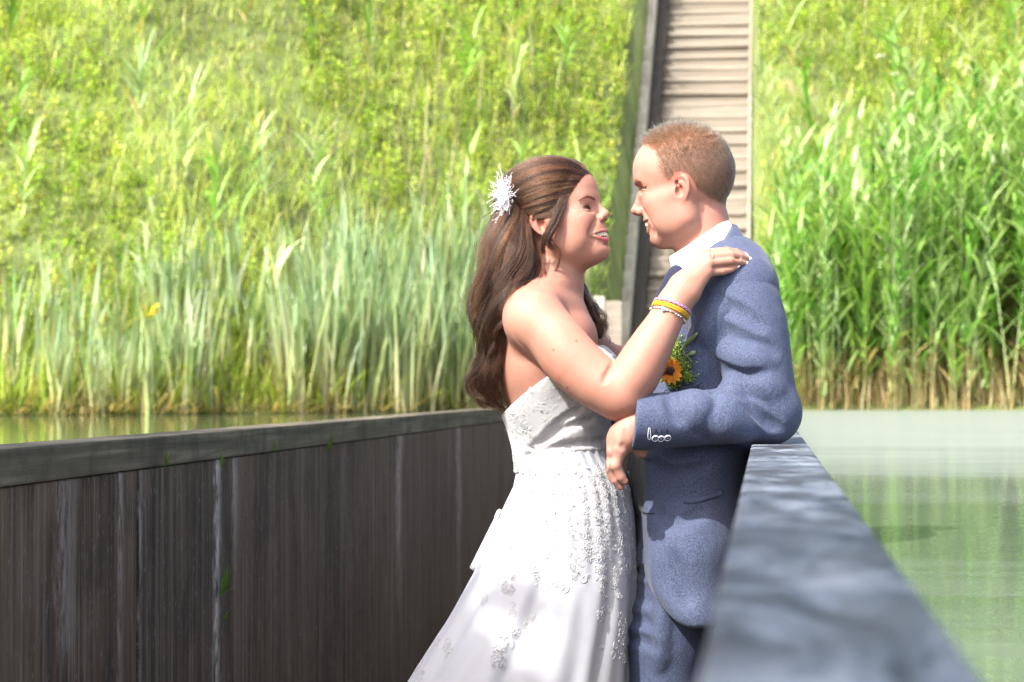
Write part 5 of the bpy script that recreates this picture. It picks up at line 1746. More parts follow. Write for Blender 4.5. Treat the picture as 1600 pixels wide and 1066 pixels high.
# tufts
clk = np.floor(qr / 7.0); hsh = np.sin(clk @ np.array((12.9, 78.2, 37.7)))[:, None] * np.array((.22, .05, .22))
dirh = unit(dirh + hsh * 1.6 * top[:, None])
t = np.linspace(0, 1, 5)
Pq = qr[:, None] + dirh[:, None] * (t[None] * Ln[:, None])[..., None] + (dn * .25 * (1 - top[:, None]) + fwd * .10 * top[:, None])[:, None] * (t ** 2)[None, :, None] * Ln[:, None, None]
tv = np.sin(clk @ np.array((3.1, 7.7, 5.3))) * .6 + rg_.normal(0, .5, NS) + .5 * top - .7 * (1 - top) * sstep(-qr[:, 0], -10, 60)  # sun on the crown and shade at the back put into strand tones
hair_tones('hair', FG.out(Pq.reshape(-1, 3)).reshape(Pq.shape), rg_.uniform(.00008, .00015, NS), np.where(tv > .75, 2, np.where(tv < -.15, 1, 0)), HG, groom)
# longer tousled strands standing up along the top
pt = pw * sstep(qc[:, 1], 95, 118) * (.4 + sstep(qc[:, 0], -60, 40))
n = 1500
pk = rg_.choice(len(cen), n, p=pt / pt.sum()); bc = rg_.dirichlet((1, 1, 1, 1), n)
r0_ = (Vg[Qg[pk]] * bc[..., None]).sum(1); nn = Ng[Qg[pk]].mean(1)
qr = ((r0_ - FG.o) / FG.s) @ np.linalg.inv(FG.R).T; nh = unit(nn @ np.linalg.inv(FG.R).T)
hs = np.sin(np.floor(qr / 6.0) @ np.array((12.9, 78.2, 37.7)))[:, None]
dirh = unit(nh + rg_.normal(0, .38, (n, 3)) + hs * np.array((.45, 0, .35)) + np.array((.15, 0, 0)))
Ln = rg_.uniform(9, 17, n); t = np.linspace(0, 1, 6)
bend = rg_.normal(0, .35, (n, 3))
Pq = qr[:, None] + dirh[:, None] * (t[None] * Ln[:, None])[..., None] + bend[:, None] * (t ** 2)[None, :, None] * Ln[:, None, None]
hair_tones('hair', FG.out(Pq.reshape(-1, 3)).reshape(Pq.shape), rg_.uniform(.00024, .00042, n), rg_.choice(3, n, p=(.4, .35, .25)), HG, groom)
fr_ey = 26
brow(FG, gd, head_points(False)['brow'], 330, 8, hair_mat('groom_brow_hair', (0.16, 0.085, 0.05), .4), groom, .00014, 3.0)
lashes(FG, gd, 26, 5.5, hair_mat('groom_lash_hair', (0.05, 0.03, 0.02), .4), groom, .00012)

# ---------------------------------------------------------------- suit
def cloth(name, dark, mid, lite, sc=680, bump=.22, crease=True):
    g = NT(name)
    p = g.pos()
    w = g.mapping(p, (1, 1, 1), rot=(0, 0, YAW))
    v = g.voro(g.mapping(p, (1, 1, .8), rot=(0, 0, -YAW)), sc, 'F1', 'Distance', .55)
    v2 = g.noise(p, sc * .55, 2, 0.6)
    f = g.math('ADD', g.math('MULTIPLY', v, .8), g.math('MULTIPLY', v2, .75))
    c = g.ramp(f, [(0.40, lite), (0.62, mid), (0.86, dark)])
    big = g.noise(p, 7, 4, .6)
    c = g.mix(g.ramp(big, [(.35, .16), (.65, 0.0)]), c, dark)
    cr = g.noise(g.mapping(p, (3.2, 3.2, 1.8)), 7.0, 3, .5, .6)
    b1 = g.bump(f, bump, .0010)
    b2 = g.bump(cr, .32, .012, b1)
    return g.done(g.bsdf(c, 0.80, b2, 0.25, Sheen_Weight=.08, Sheen_Roughness=.5))
SUIT = cloth('blue_hopsack', (0.034, 0.045, 0.086), (0.072, 0.093, 0.165), (0.108, 0.134, 0.215))
VEST = cloth('grey_wool', (0.045, 0.048, 0.055), (0.10, 0.105, 0.115), (0.21, 0.215, 0.23))
NAVY = cloth('navy_silk', (0.010, 0.013, 0.035), (0.020, 0.026, 0.065), (0.045, 0.055, 0.11))
g = NT('white_cotton'); p = g.pos()
COTT = g.done(g.bsdf((0.78, 0.79, 0.80), .7, g.bump(g.noise(p, 700, 2), .15, .001), .2))
TROU = cloth('blue_hopsack_trousers', (0.026, 0.035, 0.070), (0.056, 0.073, 0.135), (0.088, 0.110, 0.185), 700)

def on_surface(F_, pts, w0=.36, it=200):
    P = np.array([K(x, y, w0) for x, y in pts]); 
    P = resample(P, max(8, len(pts) * 4))
    for _ in range(it):
        v = F_.sample(P); P[:, 2] -= np.clip(v * .7, -.001, .003)
    return P
def crease(F_, pts, r, depth, k, sub=True, w0=.36):
    P = on_surface(F_, pts, w0); n = F_.grad(P); n /= np.linalg.norm(n, axis=1)[:, None] + 1e-9
    m = len(P); prof = np.sin(np.linspace(.12, pi - .12, m)) ** .7
    C_ = P + n * ((r - depth * prof) if sub else (depth * prof - r))[:, None]
    F_.chain(C_, np.full(m, r), k if sub else k * 1.8, sub=sub)

# jacket body
jd = Field(K(985, 990, 0) * (1, 1, 0) + (0, 0, -.24), K(1265, 330, 0) * (1, 1, 0) + (0, 0, .26), .0032)
jd.ell(K(1120, 520, -.005), (.112, .150, .185), .01)
jd.ell(K(1146, 440, 0), (.078, .085, .130), .05)
jd.cone(K(1122, 412, .03), K(1160, 452, .110), .050, .062, .05)
jd.cone(K(1122, 412, -.03), K(1115, 450, -.15), .045, .055, .05)
jd.ell(K(1078, 680, 0), (.118, .17, .178), .06)
jd.ell(K(1070, 860, .0), (.126, .17, .205), .06)
jd.ell(K(1076, 950, .0), (.126, .10, .212), .05)
for (pts, r, d, sub) in (([(1030, 738), (1070, 752), (1130, 730)], .012, .004, True), ([(1020, 800), (1060, 830), (1110, 812)], .014, .003, True),
                         ([(1040, 700), (1080, 716), (1150, 706)], .014, .006, True), ([(1060, 880), (1075, 920), (1085, 955)], .014, .003, True),
                         ([(1085, 480), (1098, 520), (1112, 560)], .012, .005, True), ([(1070, 470), (1080, 530), (1085, 600)], .014, .004, True),
                         ([(1130, 480), (1105, 540), (1100, 600)], .014, .005, False)):
    crease(jd, pts, r, d, .012, sub)
# neck opening, front edge, hem with its rounded corner
jd.cone(K(1100, 320, .0), K(1070, 455, .0), .084, .090, .008, sub=True)
jd.half(K(1008, 700, .1), (-1, 0, .10), .004)
a0, a1 = K(1009, 655, .1), K(1064, 415, .1)
d_ = a1 - a0; jd.half(a0, (-d_[1], d_[0], 0.0), .010)
jd.half(K(1060, 963, 0), (0, -1, 0), .010)
a0, a1 = K(1006, 912, .1), K(1056, 972, .1); d_ = a1 - a0; nn_ = np.array((d_[1], -d_[0], 0)); nn_ = nn_ if nn_[0] < 0 else -nn_
jd.half(a0, nn_, .025)
Vj, Qj, Nj = jd.mesh()
child('jacket', Vj, Qj, SUIT, groom)

# near sleeve
sd_ = Field(K(975, 715, .2) * (1, 1, 0) + (0, 0, .02), K(1268, 385, .2) * (1, 1, 0) + (0, 0, .33), .0024)
A = [(1150, 448, .100, .066), (1160, 478, .115, .072), (1170, 520, .130, .073), (1181, 575, .146, .067), (1193, 625, .156, .060), (1200, 646, .160, .056)]
A = np.array(A, float); P = resample(np.array([K(*a[:3]) for a in A]), 14); R_ = np.interp(np.linspace(0, 1, 14), np.linspace(0, 1, len(A)), A[:, 3])
sd_.chain(P, R_, .006)
sd_.ell(K(1202, 646, .160), (.058, .054, .054), .02)
A = [(1202, 648, .165, .052), (1160, 649, .188, .0515), (1110, 652, .207, .0490), (1050, 656, .225, .0495), (985, 661, .238, .0500)]
A = np.array(A, float); P = resample(np.array([K(*a[:3]) for a in A]), 14); R_ = np.interp(np.linspace(0, 1, 14), np.linspace(0, 1, len(A)), A[:, 3])
sd_.chain(P, R_, .006)
for (pts, r, d, sub) in (
        ([(1136, 612), (1118, 640), (1122, 668), (1150, 684)], .016, 0.0079, True),
        ([(1150, 604), (1140, 640), (1152, 668), (1180, 684)], .022, 0.0029, False),
        ([(1136, 604), (1170, 618), (1205, 650), (1222, 672)], .012, 0.0058, True),
        ([(1165, 602), (1200, 622), (1232, 660)], .011, 0.0043, True),
        ([(1180, 640), (1205, 660), (1236, 676)], .010, 0.0036, True),
        ([(1075, 620), (1082, 645), (1098, 672), (1122, 690)], .014, 0.0058, True),
        ([(1090, 618), (1096, 640), (1112, 664), (1136, 684)], .020, 0.0022, False),
        ([(1052, 620), (1056, 640), (1066, 660)], .012, 0.0029, True),
        ([(1110, 500), (1150, 520), (1190, 540), (1225, 548)], .020, 0.0036, True),
        ([(1128, 470), (1170, 486), (1205, 510)], .016, 0.0043, True),
        ([(1112, 545), (1150, 560), (1200, 566)], .024, 0.0022, False),
        ([(1120, 560), (1160, 585), (1205, 590)], .014, 0.0036, True),
        ([(1132, 590), (1170, 606), (1225, 612)], .020, 0.0022, False),
        ([(1106, 480), (1118, 520), (1112, 560)], .014, 0.0043, True)):
    crease(sd_, pts, r, d, .010, sub)
sd_.half(K(989, 660, .23), (-1, .10, .04), .003)
Vv, Qv, Nv = sd_.mesh()
# hollow the cuff a little
child('sleeve', Vv, Qv, SUIT, groom)
cu_ = Soup(); 
# far sleeve, reaching behind the bride
fs = Field(K(950, 760, -.2) * (1, 1, 0) + (0, 0, -.33), K(1180, 400, -.2) * (1, 1, 0) + (0, 0, -.05), .005)
fs.chain([K(1112, 455, -.14), K(1090, 560, -.19), K(1060, 650, -.20), K(975, 655, -.18)], [.062, .06, .052, .046], .02)
Vf, Qf, Nf = fs.mesh(); child('sleeve', Vf, Qf, SUIT, groom)

# waistcoat, shirt, tie
vd = Field(K(960, 830, 0) * (1, 1, 0) + (0, 0, -.2), K(1190, 400, 0) * (1, 1, 0) + (0, 0, .2), .0036)
vd.ell(K(1102, 540, -.02), (.105, .16, .160), .01)
vd.ell(K(1072, 690, -.01), (.106, .17, .150), .06)
vd.ell(K(1068, 760, -.01), (.103, .10, .150), .05)
vd.half(K(1000, 816, 0), (0, -1, 0), .006)
vd.cone(K(1096, 330, .0), K(1078, 430, .0), .060, .050, .006, sub=True)
crease(vd, [(1003, 716), (1001, 750), (999, 790), (998, 812)], .004, .003, .004, True, .3)
Vw, Qw, Nw = vd.mesh(); child('waistcoat', Vw, Qw, VEST, groom)
def button(F_, px, py, r, mat, rim, root, dirw=(0, 0, 1), w0=.36):
    P = on_surface(F_, [(px, py), (px, py + .4)], w0)[0]; n = F_.grad(P[None])[0]; n /= np.linalg.norm(n)
    u = unit(np.cross((0, 1.0, 0.1), n)); v = np.cross(n, u)
    s = Soup(); a = np.linspace(0, 2 * pi, 25)[:-1]
    ring = lambda rr, h: P + n * h + rr * (np.cos(a)[:, None] * u + np.sin(a)[:, None] * v)
    prof = [(r * .99, 0), (r, .0012), (r * .92, .0022), (r * .78, .0022), (r * .68, .0014), (r * .02, .0014)]
    V = np.concatenate([ring(*q) for q in prof]); m = 24
    Q = [(i * m + j, i * m + (j + 1) % m, (i + 1) * m + (j + 1) % m, (i + 1) * m + j) for i in range(len(prof) - 1) for j in range(m)]
    C = np.repeat(np.array([rim, rim, rim, rim, mat, mat]), m, 0)
    s.add(V, np.array(Q), None, C)
    # four thread holes
    for k in range(4):
        h = P + n * .0016 + r * .22 * (cos(k * pi / 2 + .8) * u + sin(k * pi / 2 + .8) * v)
        s.add(h + ICO_V * .0006, None, ICO_F, rim)
    o = soup_child('button', s, BUTM, root)
    return P, n, u, v
g = NT('button'); BUTM = g.done(g.bsdf(g.attr('tint'), .25, spec=.5))
for (x, y) in ((1042 - 0, 688), (1031, 688), (1027 + 25, 687)):
    pass
for (x, y) in ((1028, 688), (1037.5, 688.5), (1048, 687.5)):
    button(sd_, x, y, .0066, (0.035, 0.05, 0.12), (0.62, 0.64, 0.70), groom)
for (x, y) in ((997.5, 706), (996.5, 757)):
    button(vd, x, y, .0065, (0.02, 0.022, 0.03), (0.22, 0.23, 0.25), groom)
# stitched buttonholes on the cuff: one pale, three dark
def stitch(F_, pts, r, mat, name, w0=.36, closed=False):
    P = on_surface(F_, pts, w0); n = F_.grad(P); n /= np.linalg.norm(n, axis=1)[:, None]
    s = Soup(); s.tube(P + n * r * .5, r, 5); return soup_child(name, s, mat, groom)
WTH = NT('white_thread'); WTHM = WTH.done(WTH.bsdf((0.7, 0.71, 0.75), .7))
DTH = NT('dark_thread'); DTHM = DTH.done(DTH.bsdf((0.010, 0.013, 0.03), .8))
stitch(sd_, [(1017.2, 672), (1016.6, 680), (1016.8, 688), (1019, 690), (1020.6, 688), (1020.4, 680), (1019.2, 672), (1017.2, 672)], .0007, WTHM, 'buttonhole')
for x in (1028.5, 1037.5, 1046.5):
    stitch(sd_, [(x, 673), (x + .3, 680)], .0011, DTHM, 'buttonhole')
stitch(jd, [(1016, 730), (1022, 728.5), (1028, 729)], .0012, DTHM, 'buttonhole')
stitch(jd, [(1018, 818), (1026, 817.4), (1034, 817.6)], .0013, DTHM, 'buttonhole')
# welted hip pocket
def strip(F_, top, bot, lift, mat, name, w0=.36):
    a, b = on_surface(F_, top, w0), on_surface(F_, bot, w0)
    na = F_.grad(a); na /= np.linalg.norm(na, axis=1)[:, None]; nb = F_.grad(b); nb /= np.linalg.norm(nb, axis=1)[:, None]
    m = len(a); V = np.concatenate([a - na * .002, a + na * lift, b + nb * lift, b - nb * .002])
    Q = [(k * m + i, k * m + i + 1, ((k + 1) % 4) * m + i + 1, ((k + 1) % 4) * m + i) for k in range(4) for i in range(m - 1)]
    Q += [(0, m, 2 * m, 3 * m), (m - 1, 2 * m - 1, 3 * m - 1, 4 * m - 1)]
    return child(name, V, np.array(Q), mat, groom)
strip(jd, [(1080, 791), (1105, 789), (1142, 779)], [(1080, 799), (1105, 797), (1142, 787)], .0025, SUIT, 'pocket')
stitch(jd, [(1080, 795), (1105, 793), (1142, 783)], .0007, DTHM, 'pocket_seam')
strip(jd, [(1076, 610), (1092, 606), (1106, 600)], [(1077, 616), (1093, 612), (1107, 606)], .0020, SUIT, 'breast_pocket')

def ring_band(name, rings, mat, thick=.0015, m=64, arc=(0, 2 * pi)):
    """rings: list of (front px, back px, depth radius, forward bulge)"""
    a = np.linspace(arc[0], arc[1], m)
    L = []
    for (fx, fy, bx, by, dz, w0) in rings:
        f, b = K(fx, fy, w0), K(bx, by, w0); c = (f + b) / 2; e = (f - b) / 2
        L.append(c + np.cos(a)[:, None] * e + np.sin(a)[:, None] * np.array((0, 0, dz)))
    V = np.concatenate(L); Q = [(k * m + i, k * m + i + 1, (k + 1) * m + i + 1, (k + 1) * m + i) for k in range(len(L) - 1) for i in range(m - 1)]
    return child(name, V, np.array(Q), mat, groom)
ring_band('shirt_collar', [(1060, 410, 1130, 352, .046, 0), (1050, 400, 1133, 343, .058, 0), (1046.5, 401, 1138, 343.5, .061, 0), (1046, 406, 1141, 347, .065, 0), (1049, 420, 1149, 360, .073, 0.002), (1060, 437, 1160, 380, .082, .004), (1066, 440, 1160, 386, .080, .004)], COTT)
ring_band('jacket_collar', [(1070, 462, 1141, 356, .072, .0), (1066, 464, 1144, 350, .079, .0), (1064, 470, 1151, 352, .084, 0), (1064, 478, 1166, 376, .098, .006), (1066, 486, 1182, 404, .112, .010), (1070, 492, 1184, 412, .108, .010)], SUIT)
# shirt front and tie
tk = Field(K(1010, 560, 0) * (1, 1, 0) + (0, 0, -.08), K(1090, 405, 0) * (1, 1, 0) + (0, 0, .14), .003)
tk.ell(K(1058, 430, .035), (.018, .020, .024), .004)
tk.chain([K(1052, 440, .036), K(1036, 480, .03), K(1018, 550, .02)], [.019, .022, .026], .008)
Vt, Qt, Nt = tk.mesh(); child('tie', Vt, Qt, NAVY, groom)

# trousers
td = Field(K(940, 1640, 0) * (1, 1, 0) + (0, 0, -.26), K(1165, 800, 0) * (1, 1, 0) + (0, 0, .26), .0046)
td.ell(K(1078, 850, 0), (.094, .10, .135), .01)
td.chain([K(1062, 880, .050), K(1044, 1000, .064), K(1036, 1120, .080), K(1024, 1260, .10), K(1036, 1420, .10), K(1040, 1600, .10)], [.082, .074, .066, .062, .058, .052], .03)
td.chain([K(1060, 880, -.08), K(1040, 1040, -.10), K(1000, 1260, -.12), K(1010, 1420, -.13), K(1010, 1600, -.13)], [.094, .08, .062, .058, .052], .03)
for (pts, d, sub) in (([(985, 925), (1010, 918), (1030, 920), (1044, 930)], .006, True), ([(985, 948), (1010, 942), (1036, 946)], .004, True), ([(990, 962), (1015, 958), (1040, 968)], .003, True),
                      ([(1050, 955), (1046, 1000), (1042, 1066)], .005, False), ([(985, 1000), (1010, 994), (1030, 1002)], .003, True), ([(985, 1030), (1012, 1026), (1034, 1036)], .003, True)):
    crease(td, pts, .010, d, .010, sub)
Vt, Qt, Nt = td.mesh(); child('trousers', Vt, Qt, TROU, groom)
g = NT('shoe_leather'); SHOEM = g.done(g.bsdf((0.05, 0.025, 0.014), .3))
for (x, w) in ((1030, .10), (1000, -.13)):
    sh = Field(K(x - 170, 1640, w) * (1, 1, 1) + (0, -.02, -.08), K(x + 60, 1560, w) + (0, .02, .08), .006)
    sh.chain([K(x + 15, 1612, w), K(x - 60, 1616, w), K(x - 130, 1622, w)], [.045, .042, .030], .03)
    sh.ell(K(x + 10, 1595, w), (.045, .05, .045), .03)
    sh.half(to_fig_floor(w, x) if False else K(x, 1635, w), (0, -1, 0), .004)
    Vt, Qt, Nt = sh.mesh(); child('shoe', Vt, Qt, SHOEM, groom)
# ================================================================ worn and pinned things
rd = np.random.default_rng(77)
def thing_at(name, P, label, cat, group=None):
    w = to_world(P)[0]
    return tag(empty(name, tuple(w)), label, cat, group)
def sphere_soup(s, P, r, col=None):
    s.add(P + ICO_V * r, None, ICO_F, col)

# ---- hair flower: feathery white petals and wiry sprays
g = NT('white_feather'); FEA = g.done(g.bsdf((0.74, 0.75, 0.78), .6, spec=.3))
HF0 = K(789, 307, .068)
hf = thing_at('hair_flower', HF0, 'white feathery flower clip pinned in brown wavy hair', 'hair clip')
nax = unit(np.array((-.55, .12, .83)))
u_ = unit(np.cross((0, 1.0, 0), nax)); v_ = np.cross(nax, u_)
def petal(L, W, dr, curl, segs=6):
    """thin curved petal with thickness, along direction dr"""
    t = np.linspace(0, 1, segs)
    sd = unit(np.cross(dr, nax)); up = unit(np.cross(sd, dr))
    c = np.outer(t * L, dr) + np.outer(np.sin(t * 1.6) * curl * L, up)
    w = W * np.sin(np.clip(t * 1.02 + .08, 0, 1) * pi) ** .7
    top = [c + np.outer(k * w, sd) + np.outer(-abs(k) * w * .3 + .0004, up) for k in (-.5, 0, .5)]
    bot = [x - np.outer(np.full(segs, .0008), up) for x in top]
    V = np.concatenate(top + bot); Q = []
    for layer in (0, 3):
        for k in (0, 1):
            for i in range(segs - 1):
                a = (layer + k) * segs + i; b = (layer + k + 1) * segs + i
                Q.append((a, a + 1, b + 1, b) if layer == 0 else (a, b, b + 1, a + 1))
    for k in (0, 2):
        for i in range(segs - 1):
            a = k * segs + i; b = (k + 3) * segs + i; Q.append((a, b, b + 1, a + 1))
    return V, np.array(Q)
rt = np.array(hf.location)
for k in range(26):
    a = rd.uniform(0, 2 * pi); el_ = rd.uniform(.05, 1.1)
    st = rd.uniform(.5, 1.0)
    d = unit(cos(el_) * (cos(a) * u_ * .62 + sin(a) * v_ * 1.25) + sin(el_) * nax)
    V, Q = petal(.026 * st * (1.25 if abs(sin(a)) > .6 else .9), .010 * rd.uniform(.6, 1.1), d, rd.uniform(-.3, .4))
    child('petal', V + HF0 + v_ * rd.normal(0, .007), Q, FEA, hf)
s = Soup()
for k in range(120):
    a = rd.uniform(0, 2 * pi); el_ = rd.uniform(.0, 1.0)
    d = unit(cos(el_) * (cos(a) * u_ * .75 + sin(a) * v_ * 1.1) + sin(el_) * nax)
    L = rd.uniform(.020, .040); b = HF0 + v_ * rd.normal(0, .008)
    p = np.array([b, b + d * L * .5 + rd.normal(0, .002, 3), b + d * L + rd.normal(0, .003, 3)])
    p = resample(p, 6); s.tube(p, .00028, 4, cap=False)
    sphere_soup(s, p[-1], rd.uniform(.0006, .0011))
    for _ in range(2):
        q0 = p[rd.integers(2, 5)]; q1 = q0 + unit(d + rd.normal(0, .6, 3)) * rd.uniform(.005, .010)
        s.tube(np.array([q0, (q0 + q1) / 2 + rd.normal(0, .0008, 3), q1]), .00022, 3, cap=False); sphere_soup(s, q1, .0008)
o = soup_child('wire_spray', s, FEA, hf); o['kind'] = 'stuff'

# ---- bracelets on her wrist: plaited mauve, two yellow, one of beads with a slate heart
WA = K(1049, 482, .212); AX = unit(K(1062, 458, .205) - K(1036, 506, .220))
wb = unit(np.cross(AX, (0, 0, 1.0))); wc = np.cross(AX, wb)
def on_wrist(offset, m, tilt=0.0, lift=.0012):
    a = np.linspace(0, 2 * pi, m + 1)[:-1]
    D = np.cos(a)[:, None] * wb + np.sin(a)[:, None] * wc
    P = WA + AX * offset + AX * tilt * np.cos(a)[:, None] + D * .05
    for _ in range(90):
        v = BS.sample(P); P = P - D * np.clip((v - lift) * .6, -.001, .002)[:, None]
    return P, a, D
def plait(name, offset, cols, r, label, tilt=0.0, mat=None):
    P, a, D = on_wrist(offset, 120, tilt, r * .9)
    root = thing_at(name, WA + AX * offset, label, 'bracelet')
    for k, c in enumerate(cols):
        ph = a * 22 + k * 2 * pi / len(cols)
        Q_ = P + AX * (np.cos(ph) * r * .95)[:, None] + D * (np.sin(2 * ph) * r * .45)[:, None]
        s = Soup(); V, Qd, _t = tube_np(np.vstack([Q_, Q_[:1]]), r * .62, 6, False); s.add(V, Qd, None, c)
        soup_child('strand', s, YARN, root)
    return root
g = NT('yarn'); YARN = g.done(g.bsdf(g.attr('tint'), .75, g.bump(g.noise(g.pos(), 1500, 2), .4, .0005), .3))
plait('woven_bracelet', .0035, [(0.30, 0.12, 0.30), (0.46, 0.36, 0.50), (0.36, 0.10, 0.26)], .0020, 'mauve and white plaited bracelet, nearest her hand', .004)
plait('woven_bracelet', -.0030, [(0.55, 0.30, 0.012), (0.46, 0.24, 0.012), (0.55, 0.33, 0.03)], .0019, 'upper bright yellow plaited bracelet below the mauve one', .004)
plait('woven_bracelet', -.0075, [(0.50, 0.26, 0.012), (0.42, 0.21, 0.010), (0.52, 0.30, 0.03)], .0017, 'lower bright yellow plaited bracelet above the beads', .004)
br = thing_at('bead_bracelet', WA - AX * .015, 'bead bracelet with a slate grey heart on her wrist', 'bracelet')
P, a, D = on_wrist(-.0155, 150, .004, .0014)
s = Soup(); V, Qd, _t = tube_np(np.vstack([P, P[:1]]), .0006, 5, False); s.add(V, Qd, None, (0.03, 0.03, 0.03)); soup_child('cord', s, YARN, br)
g = NT('glass_bead'); GLB = g.done(g.bsdf(g.attr('tint'), .12, spec=.6))
k = 0
sv = np.argmin(np.abs((P[:, 2]) - P[:, 2].max()))
for i in range(0, 150, 4):
    c = [(0.70, 0.70, 0.68), (0.03, 0.04, 0.05), (0.30, 0.42, 0.50), (0.72, 0.72, 0.70)][k % 4]; k += 1
    s = Soup(); sphere_soup(s, P[i] + D[i] * .0008, [.0019, .0012, .0015, .0018][k % 4], c); soup_child('bead', s, GLB, br)
# the heart
hi = int(np.argmin(np.abs(np.dot(P - K(1037, 491, .24), CR * 0 + np.array((1, 0, 0)))) + np.abs(np.dot(P - K(1037, 491, .24), np.array((0, 1, 0)))) - 2.0 * P[:, 2] * 0 + (P[:, 2] < WA[2]) * 9))
hc, hn = P[hi] + D[hi] * .0022, unit(D[hi] * .7 + np.array((0, 0, .7)))
hx = unit(AX - hn * AX.dot(hn)); hy = np.cross(hn, hx)
t = np.linspace(0, 2 * pi, 40)[:-1]
X = 16 * np.sin(t) ** 3; Y_ = 13 * np.cos(t) - 5 * np.cos(2 * t) - 2 * np.cos(3 * t) - np.cos(4 * t)
out = hc + (X * .00040)[:, None] * hy + (Y_ * .00040)[:, None] * hx
m = len(t)
V = np.concatenate([out + hn * .0010, out - hn * .0008, [hc + hn * .0013], [hc - hn * .0008]])
Tt = [(i, (i + 1) % m, 2 * m) for i in range(m)] + [(m + (i + 1) % m, m + i, 2 * m + 1) for i in range(m)]
Qd = [(i, m + i, m + (i + 1) % m, (i + 1) % m) for i in range(m)]
g = NT('slate_charm'); CHM = g.done(g.bsdf((0.16, 0.185, 0.22), .35, Metallic=.3))
child('charm', V, [np.array(Qd), np.array(Tt)], CHM, br, False)
# loose thread ends of the bracelets
s = Soup()
for k in range(3):
    p0 = K(1073 + k, 487, .208); s.tube(resample(np.array([p0, p0 + (.001, -.012, .004), p0 + (-.001 + .001 * k, -.030 - .004 * k, .001)]), 8), .0006, 5, (0.55, 0.42, 0.2) if k else (.6, .6, .58))
soup_child('tie_end', s, YARN, br)

# ---- ring on her finger
f = fingers[1]
p0, p1 = K(f[0][0] + 3, f[0][1], f[0][2]), K(f[1][0], f[1][1], f[1][2]); ax_ = unit(p1 - p0)
b0 = unit(np.cross(ax_, (0, 1.0, 0))); b1 = np.cross(ax_, b0); a = np.linspace(0, 2 * pi, 40)
rgp = thing_at('ring', p0, 'thin silver ring on her hand that lies on his shoulder', 'ring')
g = NT('silver'); SIL = g.done(g.bsdf((0.7, 0.7, 0.72), .18, Metallic=1.0))
s = Soup(); s.tube(p0 + .0112 * (np.cos(a)[:, None] * b0 + np.sin(a)[:, None] * b1), .0010, 6, cap=False); soup_child('band', s, SIL, rgp)
# his ring, a spark of gold under her elbow
p0 = K(985, 656, .252)
# ---- buttonhole: small sunflower with dill-like greens, pinned on his chest
BO = K(1046, 578, .175)
def chest(px, py, lift=.004):
    P = np.array([K(px, py, .40)])
    for _ in range(300):
        v = min(jd.sample(P)[0], vd.sample(P)[0]); P[:, 2] -= np.clip(v * .7, -.001, .002)
    return P[0] + np.array((-.2, 0, 1)) * lift
bo = thing_at('buttonhole_flower', chest(1046, 578), 'orange sunflower buttonhole with feathery greenery on the blue lapel', 'boutonniere')
g = NT('petal_orange'); PET = g.done(g.bsdf(g.attr('tint'), .5, spec=.3))
g = NT('flower_disc'); DISC = g.done(g.bsdf(g.ramp(g.noise(g.pos(), 700, 2), [(.4, (0.012, 0.006, 0.004)), (.65, (0.06, 0.025, 0.010))]), .8))
fc = K(1047, 580, .168); fn = unit(np.array((-.42, .22, .88)))
nax = fn; u_ = unit(np.cross((0, 1.0, 0), fn)); v_ = np.cross(fn, u_)
for k in range(17):
    a = k * 2 * pi / 17 + rd.normal(0, .07)
    d = unit(cos(a) * u_ + sin(a) * v_ + fn * rd.uniform(-.05, .30))
    V, Q = petal(.0215 * rd.uniform(.85, 1.12), .0105, d, rd.uniform(-.28, .10), 7)
    t_ = np.clip(np.linalg.norm(V, axis=1) / .021, 0, 1)[:, None]
    c = np.array((0.50, 0.10, 0.004)) * (1 - t_) + np.array((0.62, 0.25, 0.006)) * t_
    child('petal', V + fc + d * .0055, Q, PET, bo, True, c)
bm = bmesh.new(); bmesh.ops.create_uvsphere(bm, u_segments=18, v_segments=10, radius=1)
Vd = np.array([v.co[:] for v in bm.verts]); Fd = [[v.index for v in q.verts] for q in bm.faces]; bm.free()
Vd = Vd * (1 + .10 * rd.normal(0, 1, (len(Vd), 1)))
child('disc', fc + Vd[:, :1] * .0090 * u_ + Vd[:, 1:2] * .0090 * v_ + Vd[:, 2:] * .005 * fn, [np.array([q for q in Fd if len(q) == 4]), np.array([q for q in Fd if len(q) == 3])], DISC, bo, False)
g = NT('greenery'); GRN = g.done(g.bsdf(g.attr('tint'), .55, spec=.3))
s = Soup()
stem0 = chest(1060, 600, .010)
for (tx, ty, dense, sp) in ((1066, 520, 1, .012), (1074, 540, 1, .012), (1080, 528, 1, .010), (1060, 535, 1, .012), (1085, 560, 1, .012), (1092, 572, 1, .012), (1098, 592, 1, .010), (1070, 560, 1, .014), (1075, 605, 1, .010), (1066, 608, 1, .008), (1086, 585, 1, .012), (1052, 548, 1, .010), (1078, 575, 1, .012), (1064, 585, 1, .012)):
    e = chest(tx, ty, rd.uniform(.004, .016)); mid = (stem0 + e) / 2 + np.array((0, .004, .006))
    p = resample(np.array([stem0, mid, e]), 10)
    c0 = np.array((0.13, 0.20, 0.03)) * rd.uniform(.8, 1.3)
    s.tube(p, .0007, 4, c0, cap=False)
    for _ in range(95):
        q0 = p[rd.integers(4, 10)] + rd.normal(0, sp * .35, 3); q1 = q0 + rd.normal(0, sp * .5, 3)
        s.tube(np.array([q0, (q0 + q1) / 2 + rd.normal(0, .001, 3), q1]), .00045, 3, c0 * rd.uniform(.8, 1.4), cap=False)
        if rd.random() < .8:
            sphere_soup(s, q1, rd.uniform(.0007, .0016), np.array((0.24, 0.34, 0.045)) * rd.uniform(.6, 1.4))
o = soup_child('greenery', s, GRN, bo); o['kind'] = 'stuff'
